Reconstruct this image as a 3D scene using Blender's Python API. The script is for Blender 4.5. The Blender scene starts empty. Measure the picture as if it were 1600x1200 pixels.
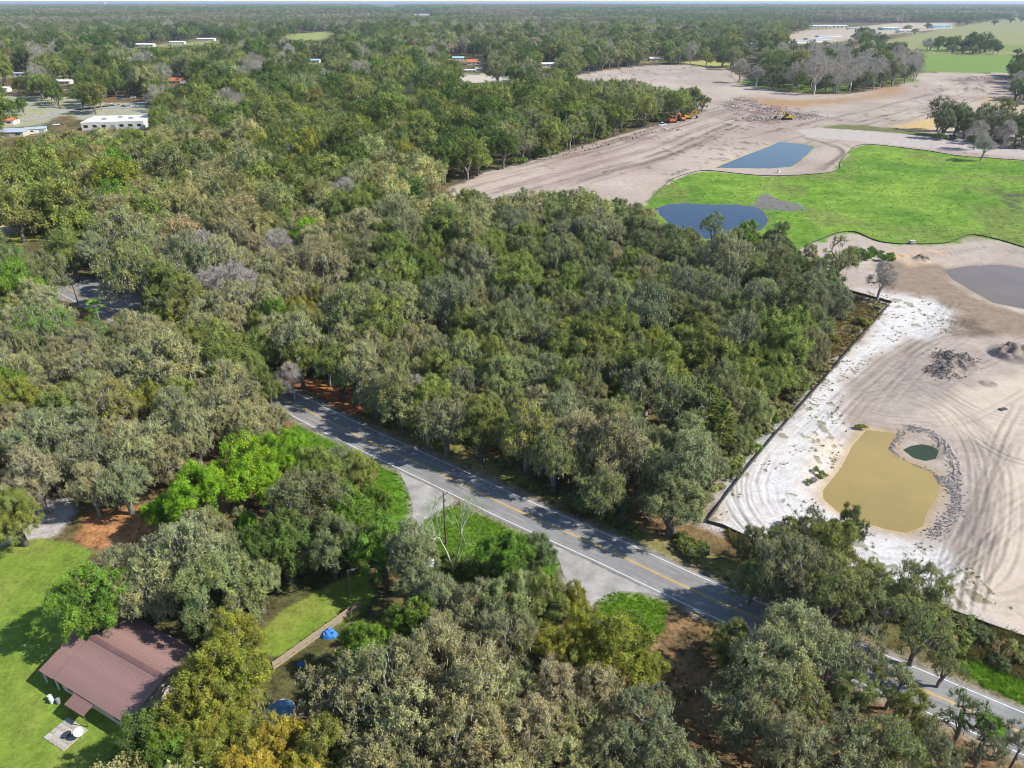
import bpy, math, random
import numpy as np

# ------------------------------------------------------------------ camera, sky, sun, exposure
SC = bpy.context.scene
COL = SC.collection
F_PX, CAM_H = 1109.0, 90.0                      # focal length in pixels of the 1600 px wide photo, flying height
PITCH = math.atan(598.0 / F_PX)
cam_d = bpy.data.cameras.new("camera")
cam_d.sensor_width = 36.0
cam_d.lens = 36.0 * F_PX / 1600.0
cam_d.clip_start = 1.0
cam_d.clip_end = 200000.0
cam = bpy.data.objects.new("camera", cam_d)
COL.objects.link(cam)
cam.location = (0, 0, CAM_H)
cam.rotation_euler = (math.pi / 2 - PITCH, 0, 0)
SC.camera = cam

SUN_EL, SUN_AZ = math.radians(42.0), math.radians(98.0)      # azimuth clockwise from +Y (the viewing direction)
world = bpy.data.worlds.new("World")
SC.world = world
world.use_nodes = True
wn = world.node_tree.nodes
sky = wn.new("ShaderNodeTexSky")
sky.sky_type = 'NISHITA'
sky.sun_disc = False
sky.sun_elevation = SUN_EL
sky.sun_rotation = SUN_AZ
sky.altitude = 90.0
sky.air_density = 1.0
sky.dust_density = 0.1
wn["Background"].inputs[1].default_value = 0.125
world.node_tree.links.new(sky.outputs[0], wn["Background"].inputs[0])

sun_d = bpy.data.lights.new("sun", 'SUN')
sun_d.energy = 5.0
sun_d.angle = math.radians(0.53)
sun_d.color = (1.0, 0.955, 0.88)
sun = bpy.data.objects.new("sun", sun_d)
COL.objects.link(sun)
sdir = np.array([math.sin(SUN_AZ) * math.cos(SUN_EL), math.cos(SUN_AZ) * math.cos(SUN_EL), math.sin(SUN_EL)])
from mathutils import Vector, Matrix
sun.rotation_euler = Vector(sdir).to_track_quat('Z', 'Y').to_euler()
sun.location = (300, 0, 300)

SC.view_settings.view_transform = 'Standard'
SC.view_settings.look = 'None'
SC.view_settings.exposure = 0.45
SC.view_settings.gamma = 1.0
SC.view_settings.use_curve_mapping = False
cy = SC.cycles
cy.max_bounces = 5
cy.diffuse_bounces = 3
cy.glossy_bounces = 2
cy.transmission_bounces = 3
cy.transparent_max_bounces = 6
cy.volume_bounces = 0
cy.pixel_filter_type = 'BLACKMAN_HARRIS'
cy.filter_width = 1.0
cy.caustics_reflective = False
cy.caustics_refractive = False
HAZE_DENSITY = 0.000055

# ------------------------------------------------------------------ helpers
rng = np.random.default_rng(7)
random.seed(7)
sp, cp = math.sin(PITCH), math.cos(PITCH)


def at(px, py, z=0.0):
    """photo pixel -> the point of the place that it shows at height z"""
    u, v = (px - 800.0) / F_PX, (py - 600.0) / F_PX
    d = (u, cp - v * sp, -(sp + v * cp))
    t = (z - CAM_H) / d[2]
    return (d[0] * t, d[1] * t, z)


def proj(P):
    P = np.atleast_2d(np.asarray(P, float))
    y, z = P[:, 1], P[:, 2] - CAM_H
    dep = y * cp - z * sp
    up = y * sp + z * cp
    return np.stack([800 + F_PX * P[:, 0] / dep, 600 - F_PX * up / dep], 1)


def WP(poly, z=0.0):
    return np.array([at(x, y, z)[:2] for x, y in poly])


def hash2(ix, iy, seed):
    h = (ix.astype(np.int64) * 374761393 + iy.astype(np.int64) * 668265263 + seed * 974711) & 0xFFFFFFFF
    h = ((h ^ (h >> 13)) * 1274126177) & 0xFFFFFFFF
    return ((h ^ (h >> 16)) & 0xFFFF) / 65535.0


def vnoise(x, y, s, seed=0):
    x, y = x / s, y / s
    ix, iy = np.floor(x), np.floor(y)
    fx, fy = x - ix, y - iy
    fx, fy = fx * fx * (3 - 2 * fx), fy * fy * (3 - 2 * fy)
    a, b = hash2(ix, iy, seed), hash2(ix + 1, iy, seed)
    c, d = hash2(ix, iy + 1, seed), hash2(ix + 1, iy + 1, seed)
    return (a + (b - a) * fx) * (1 - fy) + (c + (d - c) * fx) * fy - 0.5


def fbm(x, y, s, seed=0, o=3):
    t, a = 0, 1.0
    for k in range(o):
        t = t + a * vnoise(x + 31.7 * k, y - 17.3 * k, s / 2 ** k, seed + k)
        a *= 0.5
    return t


def seg_dist(P, A, B):
    d = B - A
    L = max(float(d @ d), 1e-9)
    t = np.clip(((P - A) @ d) / L, 0, 1)
    return np.hypot(P[:, 0] - A[0] - t * d[0], P[:, 1] - A[1] - t * d[1])


def poly_sdf(P, poly):
    n = len(poly)
    D = np.full(len(P), 1e9)
    ins = np.zeros(len(P), bool)
    for i in range(n):
        A, B = poly[i], poly[(i + 1) % n]
        D = np.minimum(D, seg_dist(P, A, B))
        if A[1] != B[1]:
            c = (A[1] > P[:, 1]) != (B[1] > P[:, 1])
            xi = (B[0] - A[0]) * (P[:, 1] - A[1]) / (B[1] - A[1]) + A[0]
            ins ^= c & (P[:, 0] < xi)
    return np.where(ins, -D, D)


def in_poly(pts, poly):
    pts = np.atleast_2d(np.asarray(pts, float))
    ins = np.zeros(len(pts), bool)
    n = len(poly)
    for i in range(n):
        (ax, ay), (bx, by) = poly[i], poly[(i + 1) % n]
        if ay != by:
            c = (ay > pts[:, 1]) != (by > pts[:, 1])
            ins ^= c & (pts[:, 0] < (bx - ax) * (pts[:, 1] - ay) / (by - ay) + ax)
    return ins


def line_dist(P, pl):
    D = np.full(len(P), 1e9)
    for i in range(len(pl) - 1):
        D = np.minimum(D, seg_dist(P, np.asarray(pl[i], float), np.asarray(pl[i + 1], float)))
    return D


def smooth_line(pl, n=8):
    pl = [np.asarray(p, float) for p in pl]
    P = [2 * pl[0] - pl[1]] + pl + [2 * pl[-1] - pl[-2]]
    out = []
    for i in range(1, len(P) - 2):
        for k in range(n):
            t = k / n
            out.append(0.5 * (2 * P[i] + (P[i + 1] - P[i - 1]) * t + (2 * P[i - 1] - 5 * P[i] + 4 * P[i + 1] - P[i + 2]) * t * t
                              + (3 * P[i] - P[i - 1] - 3 * P[i + 1] + P[i + 2]) * t ** 3))
    out.append(P[-2])
    return np.array(out)


def offset_line(pl, d):
    pl = np.asarray(pl, float)
    t = np.gradient(pl, axis=0)
    t /= np.linalg.norm(t, axis=1)[:, None] + 1e-9
    return pl + np.stack([-t[:, 1], t[:, 0]], 1) * (d if np.isscalar(d) else np.asarray(d)[:, None])


def np_mesh(name, V, faces, mats=(), face_attr=None, mat_idx=None, point_attr=None, smooth=False):
    """faces: list of int arrays (n,3) / (n,4) in order"""
    me = bpy.data.meshes.new(name)
    V = np.asarray(V, np.float32)
    me.vertices.add(len(V))
    me.vertices.foreach_set("co", V.ravel())
    faces = [np.asarray(f, np.int32) for f in faces if len(f)]
    if faces:
        loops = np.concatenate([f.ravel() for f in faces])
        tot = np.concatenate([np.full(len(f), f.shape[1], np.int32) for f in faces])
        st = np.concatenate([[0], np.cumsum(tot)[:-1]]).astype(np.int32)
        me.loops.add(len(loops))
        me.loops.foreach_set("vertex_index", loops)
        me.polygons.add(len(tot))
        me.polygons.foreach_set("loop_start", st)
        me.polygons.foreach_set("loop_total", tot)
        if mat_idx is not None:
            me.polygons.foreach_set("material_index", np.asarray(mat_idx, np.int32))
        if smooth:
            me.polygons.foreach_set("use_smooth", np.ones(len(tot), bool))
    for k, a in (face_attr or {}).items():
        at_ = me.attributes.new(k, 'FLOAT', 'FACE')
        at_.data.foreach_set("value", np.asarray(a, np.float32))
    for k, a in (point_attr or {}).items():
        a = np.asarray(a)
        if a.ndim == 2 and a.shape[1] == 4:
            at_ = me.attributes.new(k, 'FLOAT_COLOR', 'POINT')
            at_.data.foreach_set("color", a.astype(np.float32).ravel())
        elif a.ndim == 2:
            at_ = me.attributes.new(k, 'FLOAT_VECTOR', 'POINT')
            at_.data.foreach_set("vector", a.astype(np.float32).ravel())
        elif a.dtype.kind == 'i':
            at_ = me.attributes.new(k, 'INT', 'POINT')
            at_.data.foreach_set("value", a.astype(np.int32))
        else:
            at_ = me.attributes.new(k, 'FLOAT', 'POINT')
            at_.data.foreach_set("value", a.astype(np.float32))
    for m in mats:
        me.materials.append(m)
    me.update(calc_edges=True)
    me.validate()
    return me


def link(name, me, parent=None, loc=None, rz=0.0):
    o = bpy.data.objects.new(name, me)
    COL.objects.link(o)
    if parent is not None:
        o.parent = parent
    if loc is not None:
        o.location = loc
    o.rotation_euler = (0, 0, rz)
    return o


def tag(o, label=None, cat=None, group=None, kind=None):
    if label:
        o["label"] = label
    if cat:
        o["category"] = cat
    if group:
        o["group"] = group
    if kind:
        o["kind"] = kind
    return o


def thing(name, label, cat, loc=(0, 0, 0), rz=0.0, group=None):
    return tag(link(name, None, None, loc, rz), label, cat, group)


class MB:
    """collects boxes, prisms, tubes; build() makes ONE mesh object"""

    def __init__(s):
        s.v, s.f = [], []

    def add(s, v, f):
        b = len(s.v)
        s.v += [tuple(map(float, p)) for p in v]
        s.f += [tuple(i + b for i in q) for q in f]
        return s

    def box(s, x0, x1, y0, y1, z0, z1):
        return s.add([(x0, y0, z0), (x1, y0, z0), (x1, y1, z0), (x0, y1, z0), (x0, y0, z1), (x1, y0, z1), (x1, y1, z1), (x0, y1, z1)],
                     [(3, 2, 1, 0), (4, 5, 6, 7), (0, 1, 5, 4), (1, 2, 6, 5), (2, 3, 7, 6), (3, 0, 4, 7)])

    def prism(s, prof, y0, y1):
        """profile in x,z swept along y"""
        n = len(prof)
        v = [(x, y0, z) for x, z in prof] + [(x, y1, z) for x, z in prof]
        f = [tuple(range(n))[::1], tuple(range(2 * n - 1, n - 1, -1))]
        f += [(i, i + n, (i + 1) % n + n, (i + 1) % n) for i in range(n)]
        return s.add(v, [tuple(reversed(q)) for q in f] if False else f)

    def tube(s, pts, rad, n=8, cap=True):
        pts = [Vector(p) for p in pts]
        if not hasattr(rad, '__len__'):
            rad = [rad] * len(pts)
        v, f = [], []
        for i, p in enumerate(pts):
            t = (pts[min(i + 1, len(pts) - 1)] - pts[max(i - 1, 0)]).normalized()
            a = t.cross(Vector((0, 0, 1)) if abs(t.z) < .9 else Vector((1, 0, 0))).normalized()
            b = t.cross(a)
            for k in range(n):
                q = p + (a * math.cos(2 * math.pi * k / n) + b * math.sin(2 * math.pi * k / n)) * rad[i]
                v.append(q)
        for i in range(len(pts) - 1):
            for k in range(n):
                f.append((i * n + k, i * n + (k + 1) % n, (i + 1) * n + (k + 1) % n, (i + 1) * n + k))
        if cap:
            f.append(tuple(range(n)))
            f.append(tuple(range((len(pts) - 1) * n, len(pts) * n)))
        return s.add(v, f)

    def mesh(s, name, m):
        me = bpy.data.meshes.new(name)
        me.from_pydata(s.v, [], s.f)
        if m:
            me.materials.append(m)
        me.update()
        return me

    def build(s, name, m, parent=None, loc=None, rz=0.0):
        return link(name, s.mesh(name, m), parent, loc, rz)


# ------------------------------------------------------------------ materials
def nodes_of(m):
    m.use_nodes = True
    nt = m.node_tree
    return nt, nt.nodes, nt.links


def mat(name, c, rough=0.8, var=0.25, scale=1.5, bump=0.0, spec=0.3, metal=0.0, c2=None, bscale=None):
    m = bpy.data.materials.new(name)
    nt, N, L = nodes_of(m)
    b = N["Principled BSDF"]
    b.inputs["Roughness"].default_value = rough
    b.inputs["Metallic"].default_value = metal
    b.inputs["Specular IOR Level"].default_value = spec
    tc = N.new("ShaderNodeTexCoord")
    no = N.new("ShaderNodeTexNoise")
    no.inputs["Scale"].default_value = scale
    no.inputs["Detail"].default_value = 5
    no.inputs["Roughness"].default_value = 0.65
    L.new(tc.outputs["Object"], no.inputs["Vector"])
    mx = N.new("ShaderNodeMix")
    mx.data_type = 'RGBA'
    lo = c2 if c2 else tuple(x * (1 - var) for x in c)
    hi = c if c2 else tuple(min(1, x * (1 + var)) for x in c)
    mr = N.new("ShaderNodeMapRange")
    mr.inputs[1].default_value, mr.inputs[2].default_value = 0.32, 0.68
    L.new(no.outputs["Fac"], mr.inputs[0])
    L.new(mr.outputs[0], mx.inputs["Factor"])
    mx.inputs["A"].default_value = (*lo, 1)
    mx.inputs["B"].default_value = (*hi, 1)
    L.new(mx.outputs["Result"], b.inputs["Base Color"])
    if bump:
        bp = N.new("ShaderNodeBump")
        bp.inputs["Strength"].default_value = bump
        n2 = N.new("ShaderNodeTexNoise")
        n2.inputs["Scale"].default_value = bscale or scale * 4
        n2.inputs["Detail"].default_value = 4
        L.new(tc.outputs["Object"], n2.inputs["Vector"])
        L.new(n2.outputs["Fac"], bp.inputs["Height"])
        L.new(bp.outputs[0], b.inputs["Normal"])
    return m


def leaf_material(name, trans=0.30, default=(0.08, 0.1, 0.04)):
    """colour = the tree's own tint (a property of each tree) varied leaf by leaf"""
    m = bpy.data.materials.new(name)
    nt, N, L = nodes_of(m)
    N.remove(N["Principled BSDF"])
    out = N["Material Output"]
    ti = N.new("ShaderNodeAttribute")
    ti.attribute_type = 'INSTANCER'
    ti.attribute_name = "tint"
    va = N.new("ShaderNodeAttribute")
    va.attribute_type = 'GEOMETRY'
    va.attribute_name = "var"
    mr = N.new("ShaderNodeMapRange")
    mr.inputs[3].default_value, mr.inputs[4].default_value = 0.5, 1.5
    L.new(va.outputs["Fac"], mr.inputs[0])
    mu = N.new("ShaderNodeVectorMath")
    mu.operation = 'SCALE'
    L.new(ti.outputs["Color"], mu.inputs[0])
    L.new(mr.outputs[0], mu.inputs["Scale"])
    va2 = N.new("ShaderNodeAttribute")
    va2.attribute_type = 'GEOMETRY'
    va2.attribute_name = "warm"
    hs = N.new("ShaderNodeMix")
    hs.data_type = 'RGBA'
    hs.blend_type = 'MULTIPLY'
    hs.inputs["Factor"].default_value = 1.0
    cr = N.new("ShaderNodeValToRGB")
    cr.color_ramp.elements[0].color = (0.84, 1.0, 0.95, 1)
    cr.color_ramp.elements[1].color = (1.18, 1.0, 0.8, 1)
    L.new(va2.outputs["Fac"], cr.inputs[0])
    L.new(mu.outputs[0], hs.inputs["A"])
    L.new(cr.outputs[0], hs.inputs["B"])
    d = N.new("ShaderNodeBsdfPrincipled")
    d.inputs["Roughness"].default_value = 0.55
    d.inputs["Specular IOR Level"].default_value = 0.10
    t = N.new("ShaderNodeBsdfTranslucent")
    mix = N.new("ShaderNodeMixShader")
    mix.inputs[0].default_value = trans
    L.new(hs.outputs["Result"], d.inputs["Base Color"])
    L.new(hs.outputs["Result"], t.inputs["Color"])
    L.new(d.outputs[0], mix.inputs[1])
    L.new(t.outputs[0], mix.inputs[2])
    L.new(mix.outputs[0], out.inputs["Surface"])
    return m


def ground_material():
    m = bpy.data.materials.new("ground_cover")
    nt, N, L = nodes_of(m)
    b = N["Principled BSDF"]
    b.inputs["Roughness"].default_value = 0.95
    b.inputs["Specular IOR Level"].default_value = 0.1
    ca = N.new("ShaderNodeAttribute")
    ca.attribute_name = "albedo"
    ro = N.new("ShaderNodeAttribute")
    ro.attribute_name = "grain"           # how coarse the fine mottling is (1 litter/grass, 0 raked sand)
    ge = N.new("ShaderNodeNewGeometry")
    res = []
    for sc_, de in ((0.35, 4), (1.6, 5), (6.0, 3)):
        no = N.new("ShaderNodeTexNoise")
        no.inputs["Scale"].default_value = sc_
        no.inputs["Detail"].default_value = de
        no.inputs["Roughness"].default_value = 0.7
        L.new(ge.outputs["Position"], no.inputs["Vector"])
        res.append(no)
    add = N.new("ShaderNodeMath")
    add.operation = 'ADD'
    L.new(res[0].outputs["Fac"], add.inputs[0])
    L.new(res[1].outputs["Fac"], add.inputs[1])
    sub = N.new("ShaderNodeMath")
    sub.operation = 'SUBTRACT'
    L.new(add.outputs[0], sub.inputs[0])
    sub.inputs[1].default_value = 1.0
    amp = N.new("ShaderNodeMapRange")
    amp.inputs[3].default_value, amp.inputs[4].default_value = 0.35, 2.6
    L.new(ro.outputs["Fac"], amp.inputs[0])
    mul = N.new("ShaderNodeMath")
    mul.operation = 'MULTIPLY_ADD'
    L.new(sub.outputs[0], mul.inputs[0])
    L.new(amp.outputs[0], mul.inputs[1])
    mul.inputs[2].default_value = 1.0
    mx_ = N.new("ShaderNodeMath")
    mx_.operation = 'MAXIMUM'
    mx_.inputs[1].default_value = 0.25
    L.new(mul.outputs[0], mx_.inputs[0])
    sc2 = N.new("ShaderNodeVectorMath")
    sc2.operation = 'SCALE'
    L.new(ca.outputs["Color"], sc2.inputs[0])
    L.new(mx_.outputs[0], sc2.inputs["Scale"])
    L.new(sc2.outputs[0], b.inputs["Base Color"])
    bp = N.new("ShaderNodeBump")
    bp.inputs["Strength"].default_value = 0.5
    bp.inputs["Distance"].default_value = 0.12
    am = N.new("ShaderNodeMath")
    am.operation = 'ADD'
    L.new(res[1].outputs["Fac"], am.inputs[0])
    L.new(res[2].outputs["Fac"], am.inputs[1])
    L.new(am.outputs[0], bp.inputs["Height"])
    L.new(bp.outputs[0], b.inputs["Normal"])
    return m


def water_material(name, c, rough=0.06, spec=0.5, bump=0.05):
    m = mat(name, c, rough, 0.14, 0.035, bump, spec, bscale=0.8)
    return m


M = {}
M["ground"] = ground_material()
M["leaf"] = leaf_material("leaf")
M["bark"] = mat("bark", (0.20, 0.18, 0.16), 0.9, 0.4, 1.2, 0.4)
M["bark_dark"] = mat("bark_dark", (0.12, 0.105, 0.09), 0.9, 0.4, 1.2, 0.4)
M["twig"] = mat("twig", (0.38, 0.345, 0.305), 0.9, 0.3, 0.6)
M["moss"] = mat("moss", (0.30, 0.31, 0.21), 0.95, 0.3, 0.5)
M["asphalt"] = mat("asphalt", (0.235, 0.23, 0.225), 0.85, 0.22, 0.22, 0.15, 0.3, bscale=8)
M["asphalt_old"] = mat("asphalt_old", (0.32, 0.305, 0.29), 0.9, 0.28, 0.3, 0.15, 0.2, bscale=8)
M["concrete"] = mat("concrete", (0.45, 0.42, 0.38), 0.9, 0.2, 0.6)
M["paint_white"] = mat("paint_white", (0.68, 0.68, 0.66), 0.6, 0.18, 1.5)
M["paint_yellow"] = mat("paint_yellow", (0.62, 0.40, 0.08), 0.6, 0.18, 1.5)
M["water_tan"] = water_material("water_tan", (0.31, 0.228, 0.08), 0.14, 0.35, .1)
M["water_green"] = water_material("water_green", (0.030, 0.045, 0.016), 0.08, 0.3)
M["water_blue"] = water_material("water_blue", (0.016, 0.034, 0.075), 0.09, 0.28)
M["water_grey"] = water_material("water_grey", (0.155, 0.112, 0.078), 0.12, 0.25)
M["silt"] = mat("silt_fabric", (0.06, 0.057, 0.055), 0.8, 0.3, 2.0)
M["wood"] = mat("weathered_wood", (0.34, 0.28, 0.20), 0.9, 0.3, 2.0, 0.2)
M["wood_dark"] = mat("pole_wood", (0.11, 0.085, 0.065), 0.9, 0.3, 2.0, 0.2)
M["roof_red"] = mat("roof_metal_maroon", (0.255, 0.158, 0.142), 0.55, 0.25, 0.35, 0.0, 0.35)
M["roof_ridge"] = mat("ridge_metal_maroon", (0.17, 0.095, 0.09), 0.5, 0.15, 0.8, 0.0, 0.4)
M["wall_cream"] = mat("wall_cream", (0.52, 0.46, 0.38), 0.85, 0.12, 0.8)
M["glass"] = mat("window_glass", (0.03, 0.035, 0.04), 0.08, 0.1, 1.0, 0.0, 0.6)
M["white"] = mat("white_metal", (0.72, 0.72, 0.70), 0.5, 0.08, 0.6)
M["dark"] = mat("dark_metal", (0.05, 0.05, 0.055), 0.6, 0.2, 2.0)
M["grey"] = mat("galvanised_metal", (0.36, 0.37, 0.38), 0.45, 0.15, 0.8, 0.0, 0.4, 0.3)
M["tyre"] = mat("tyre_rubber", (0.02, 0.02, 0.02), 0.9, 0.2, 3.0)
M["tarp"] = mat("blue_tarp", (0.04, 0.20, 0.55), 0.5, 0.2, 1.5, 0.3)
M["pool"] = mat("pool_cover", (0.13, 0.27, 0.44), 0.5, 0.35, 1.2, 0.2)
M["rock"] = mat("lime_rock", (0.30, 0.28, 0.27), 0.95, 0.5, 0.9, 0.5)
M["rock_dark"] = mat("dark_rubble", (0.22, 0.19, 0.17), 0.95, 0.5, 0.9, 0.5)
M["orange"] = mat("machine_orange", (0.50, 0.13, 0.03), 0.5, 0.15, 1.0)
M["yellow"] = mat("machine_yellow", (0.62, 0.36, 0.03), 0.5, 0.15, 1.0)
M["roof_orange"] = mat("roof_orange", (0.50, 0.17, 0.08), 0.8, 0.2, 0.5)
M["roof_white"] = mat("roof_white", (0.74, 0.73, 0.70), 0.7, 0.1, 0.2)
M["roof_blue"] = mat("roof_blue_grey", (0.36, 0.42, 0.50), 0.5, 0.12, 0.1)
M["roof_teal"] = mat("roof_teal", (0.32, 0.55, 0.60), 0.5, 0.12, 0.1)
M["wall_white"] = mat("wall_white", (0.66, 0.64, 0.60), 0.8, 0.1, 0.4)
M["car_blue"] = mat("car_blue", (0.06, 0.12, 0.30), 0.3, 0.1, 1.0)
M["car_grey"] = mat("car_grey", (0.2, 0.2, 0.21), 0.3, 0.1, 1.0)
M["paver"] = mat("stone_paver", (0.36, 0.33, 0.28), 0.9, 0.35, 1.2)

# ------------------------------------------------------------------ the lie of the land (photo pixels)
TAN_POND = [(1354, 672), (1380, 675), (1407, 680), (1397, 688), (1391, 702), (1405, 716), (1425, 725), (1462, 740), (1469, 760), (1460, 782), (1445, 805),
            (1442, 822), (1415, 832), (1387, 827), (1342, 815), (1310, 800), (1287, 780), (1286, 767), (1315, 730), (1332, 697)]
GREEN_POND = [(1411, 703), (1424, 697), (1440, 694), (1456, 697), (1467, 704), (1462, 717), (1446, 720), (1428, 716)]
GREY_POND = [(1475, 422), (1515, 416), (1562, 414), (1600, 420), (1680, 430), (1690, 470), (1640, 490), (1600, 482), (1550, 472), (1512, 450), (1488, 436)]
BLUE_POND_A = [(1024, 326), (1045, 320), (1070, 318), (1110, 320), (1150, 320), (1180, 324), (1192, 330), (1200, 345), (1190, 358), (1150, 372), (1082, 372), (1048, 352)]
BLUE_POND_B = [(1119, 262), (1160, 245), (1200, 230), (1217, 222), (1245, 224), (1272, 229), (1262, 240), (1248, 252), (1236, 260), (1200, 263)]
MARSH = [(1000, 330), (1020, 308), (1048, 283), (1080, 271), (1110, 268), (1200, 276), (1302, 270), (1312, 255), (1322, 243), (1337, 229), (1362, 226), (1450, 236),
         (1500, 244), (1600, 251), (1760, 270), (1950, 300), (1950, 480), (1760, 424), (1600, 388), (1560, 376), (1520, 368), (1498, 374), (1480, 381), (1425, 383), (1385, 381), (1362, 375),
         (1335, 364), (1310, 365), (1275, 377), (1250, 388), (1200, 400), (1080, 390)]
NEAR_SAND = [(1104, 816), (1145, 762), (1197, 697), (1282, 600), (1392, 474), (1340, 460), (1290, 445), (1240, 430), (1250, 388), (1275, 377), (1310, 365), (1335, 364),
             (1362, 375), (1385, 381), (1425, 383), (1480, 381), (1498, 374), (1520, 368), (1560, 376), (1600, 388), (1760, 425), (1900, 560), (2050, 900), (1900, 1120),
             (1600, 998), (1477, 954), (1400, 925), (1300, 885), (1200, 852), (1140, 832)]
WHITE_SAND = [(1104, 816), (1145, 762), (1197, 697), (1282, 600), (1340, 530), (1375, 495), (1352, 455), (1407, 458), (1450, 468), (1490, 488), (1502, 505), (1480, 520),
              (1420, 530), (1380, 550), (1330, 592), (1312, 640), (1325, 668), (1310, 715), (1280, 760), (1278, 785), (1310, 812), (1360, 830), (1430, 845), (1500, 870),
              (1560, 930), (1640, 1010), (1477, 954), (1400, 925), (1300, 885), (1200, 852)]
SMOOTH_SAND = [(1500, 605), (1440, 640), (1480, 672), (1540, 690), (1592, 672), (1560, 790), (1536, 890), (1500, 950), (1640, 1010), (1900, 1000), (1900, 560), (1640, 560), (1580, 590)]
WET_EARTH = [(1370, 400), (1420, 412), (1478, 415), (1490, 440), (1520, 460), (1590, 485), (1660, 500), (1640, 530), (1560, 520), (1500, 530), (1505, 500), (1480, 475), (1440, 462), (1380, 450)]
RAKED = [(1330, 600), (1400, 560), (1480, 540), (1560, 550), (1500, 605), (1440, 640), (1400, 655), (1340, 650)]
UPPER_SAND = [(640, 330), (712, 290), (760, 270), (800, 261), (875, 240), (950, 217), (1025, 197), (1077, 186), (1105, 172), (1060, 165), (960, 150), (880, 133), (868, 126), (880, 122),
              (950, 109), (1015, 102), (1062, 101), (1132, 107), (1165, 122), (1200, 140), (1260, 148), (1330, 147), (1405, 134), (1437, 113), (1585, 115), (1760, 122),
              (1800, 300), (1600, 251), (1500, 244), (1450, 236), (1362, 226), (1337, 229), (1302, 270), (1200, 276), (1110, 268), (1080, 271), (1048, 283), (1020, 308), (980, 345), (800, 345)]
ORANGE_BASIN = [(1180, 152), (1230, 156), (1300, 155), (1345, 150), (1372, 144), (1350, 136), (1395, 135), (1416, 139), (1402, 147), (1350, 156), (1290, 164), (1225, 169), (1190, 164)]
ORANGE_BANK = [(1400, 196), (1440, 187), (1462, 184), (1475, 196), (1455, 204), (1420, 203)]
TREE_ISLAND = [(1150, 128), (1195, 118), (1260, 112), (1330, 100), (1430, 108), (1432, 128), (1400, 132), (1340, 131), (1322, 144), (1250, 144), (1200, 139), (1165, 133)]
SITE_ROAD = [(1245, 203), (1285, 200), (1400, 208), (1600, 231), (1800, 252), (1800, 268), (1600, 246), (1450, 232), (1330, 220), (1262, 214)]
BERM_GREEN = [(1285, 197), (1320, 194), (1400, 200), (1470, 210), (1460, 216), (1380, 208), (1300, 203)]
PASTURE = [(1425, 84), (1600, 87), (1800, 92), (1800, 122), (1585, 115), (1437, 112)]
PASTURE_PALE = [(1355, 72), (1400, 60), (1480, 44), (1600, 25), (1800, 24), (1800, 90), (1600, 86), (1435, 84), (1380, 82)]
PASTURE_STRIP = [(1435, 70), (1600, 70), (1800, 72), (1800, 82), (1600, 80), (1440, 80)]
COMMERCE = [(1215, 62), (1250, 48), (1320, 44), (1400, 36), (1490, 36), (1490, 44), (1400, 52), (1350, 60), (1300, 66), (1235, 70)]
LAWN = [(-120, 880), (0, 853), (60, 843), (120, 845), (150, 862), (140, 900), (110, 930), (130, 990), (200, 1000), (250, 1080), (200, 1150), (160, 1230), (-200, 1400), (-260, 1050)]
SIDE_LAWN = [(405, 985), (440, 955), (480, 930), (548, 897), (575, 900), (577, 940), (500, 985), (440, 1025), (410, 1020)]
VERGE_A = [(465, 660), (500, 676), (540, 697), (592, 724), (628, 746), (640, 775), (643, 810), (620, 850), (570, 880), (520, 860), (500, 800), (470, 740), (440, 690)]
VERGE_B = [(665, 812), (700, 790), (735, 797), (760, 806), (800, 826), (850, 850), (875, 880), (850, 920), (760, 920), (680, 900), (650, 870), (645, 835)]
VERGE_C = [(930, 938), (960, 925), (1010, 930), (1045, 942), (1040, 985), (990, 1010), (930, 990)]
VERGE_D = [(560, 645), (640, 690), (740, 735), (830, 768), (930, 822), (1010, 858), (1130, 905), (1190, 930), (1160, 890), (1080, 850), (1000, 820), (900, 780), (800, 730), (700, 680), (600, 630)]
VERGE_E = [(1480, 1035), (1520, 1020), (1620, 1060), (1700, 1110), (1620, 1115), (1560, 1090)]
DRY_LOT = [(1282, 600), (1392, 474), (1340, 462), (1280, 470), (1240, 520), (1200, 560), (1190, 600), (1215, 640)]
LITTER = [(130, 800), (180, 785), (245, 792), (250, 845), (190, 860), (130, 850)]
LITTER_B = [(1000, 950), (1110, 960), (1200, 1060), (1500, 1180), (1500, 1350), (900, 1350), (960, 1120)]
LITTER_C = [(440, 575), (520, 600), (600, 645), (700, 700), (650, 690), (520, 630), (440, 600)]
GRAVEL = [(40, 800), (60, 785), (110, 780), (115, 800), (90, 835), (40, 850), (-60, 875), (-60, 855), (20, 835)]
YARD = [(640, 850), (690, 870), (700, 900), (640, 915), (560, 900), (590, 865)]
PATH_A = [(10, 352), (50, 347), (84, 340), (86, 344), (60, 352), (25, 362), (0, 366), (-60, 372), (-60, 360)]
PATH_LAWN = [(25, 338), (90, 328), (120, 335), (105, 360), (70, 372), (25, 384), (0, 370)]
CLEAR_M = [(330, 284), (360, 272), (420, 264), (430, 268), (400, 278), (350, 292)]
COMM_LEFT = [(-60, 150), (40, 150), (110, 152), (165, 160), (225, 160), (235, 172), (232, 196), (190, 199), (150, 190), (100, 180), (60, 196), (0, 200), (-60, 205)]
FIELD_FAR = [(440, 56), (470, 52), (520, 49), (520, 55), (500, 62), (460, 64)]
SAND_PATCH = [(706, 124), (730, 116), (790, 116), (830, 121), (800, 128), (740, 130)]
LOT_FAR = [(1065, 97), (1110, 94), (1150, 97), (1145, 104), (1080, 102)]
LEFT_FIELD = [(70, 122), (90, 115), (120, 116), (118, 124), (90, 126)]
LEFT_FIELD2 = [(60, 100), (80, 92), (95, 86), (92, 94), (72, 108)]
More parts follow.
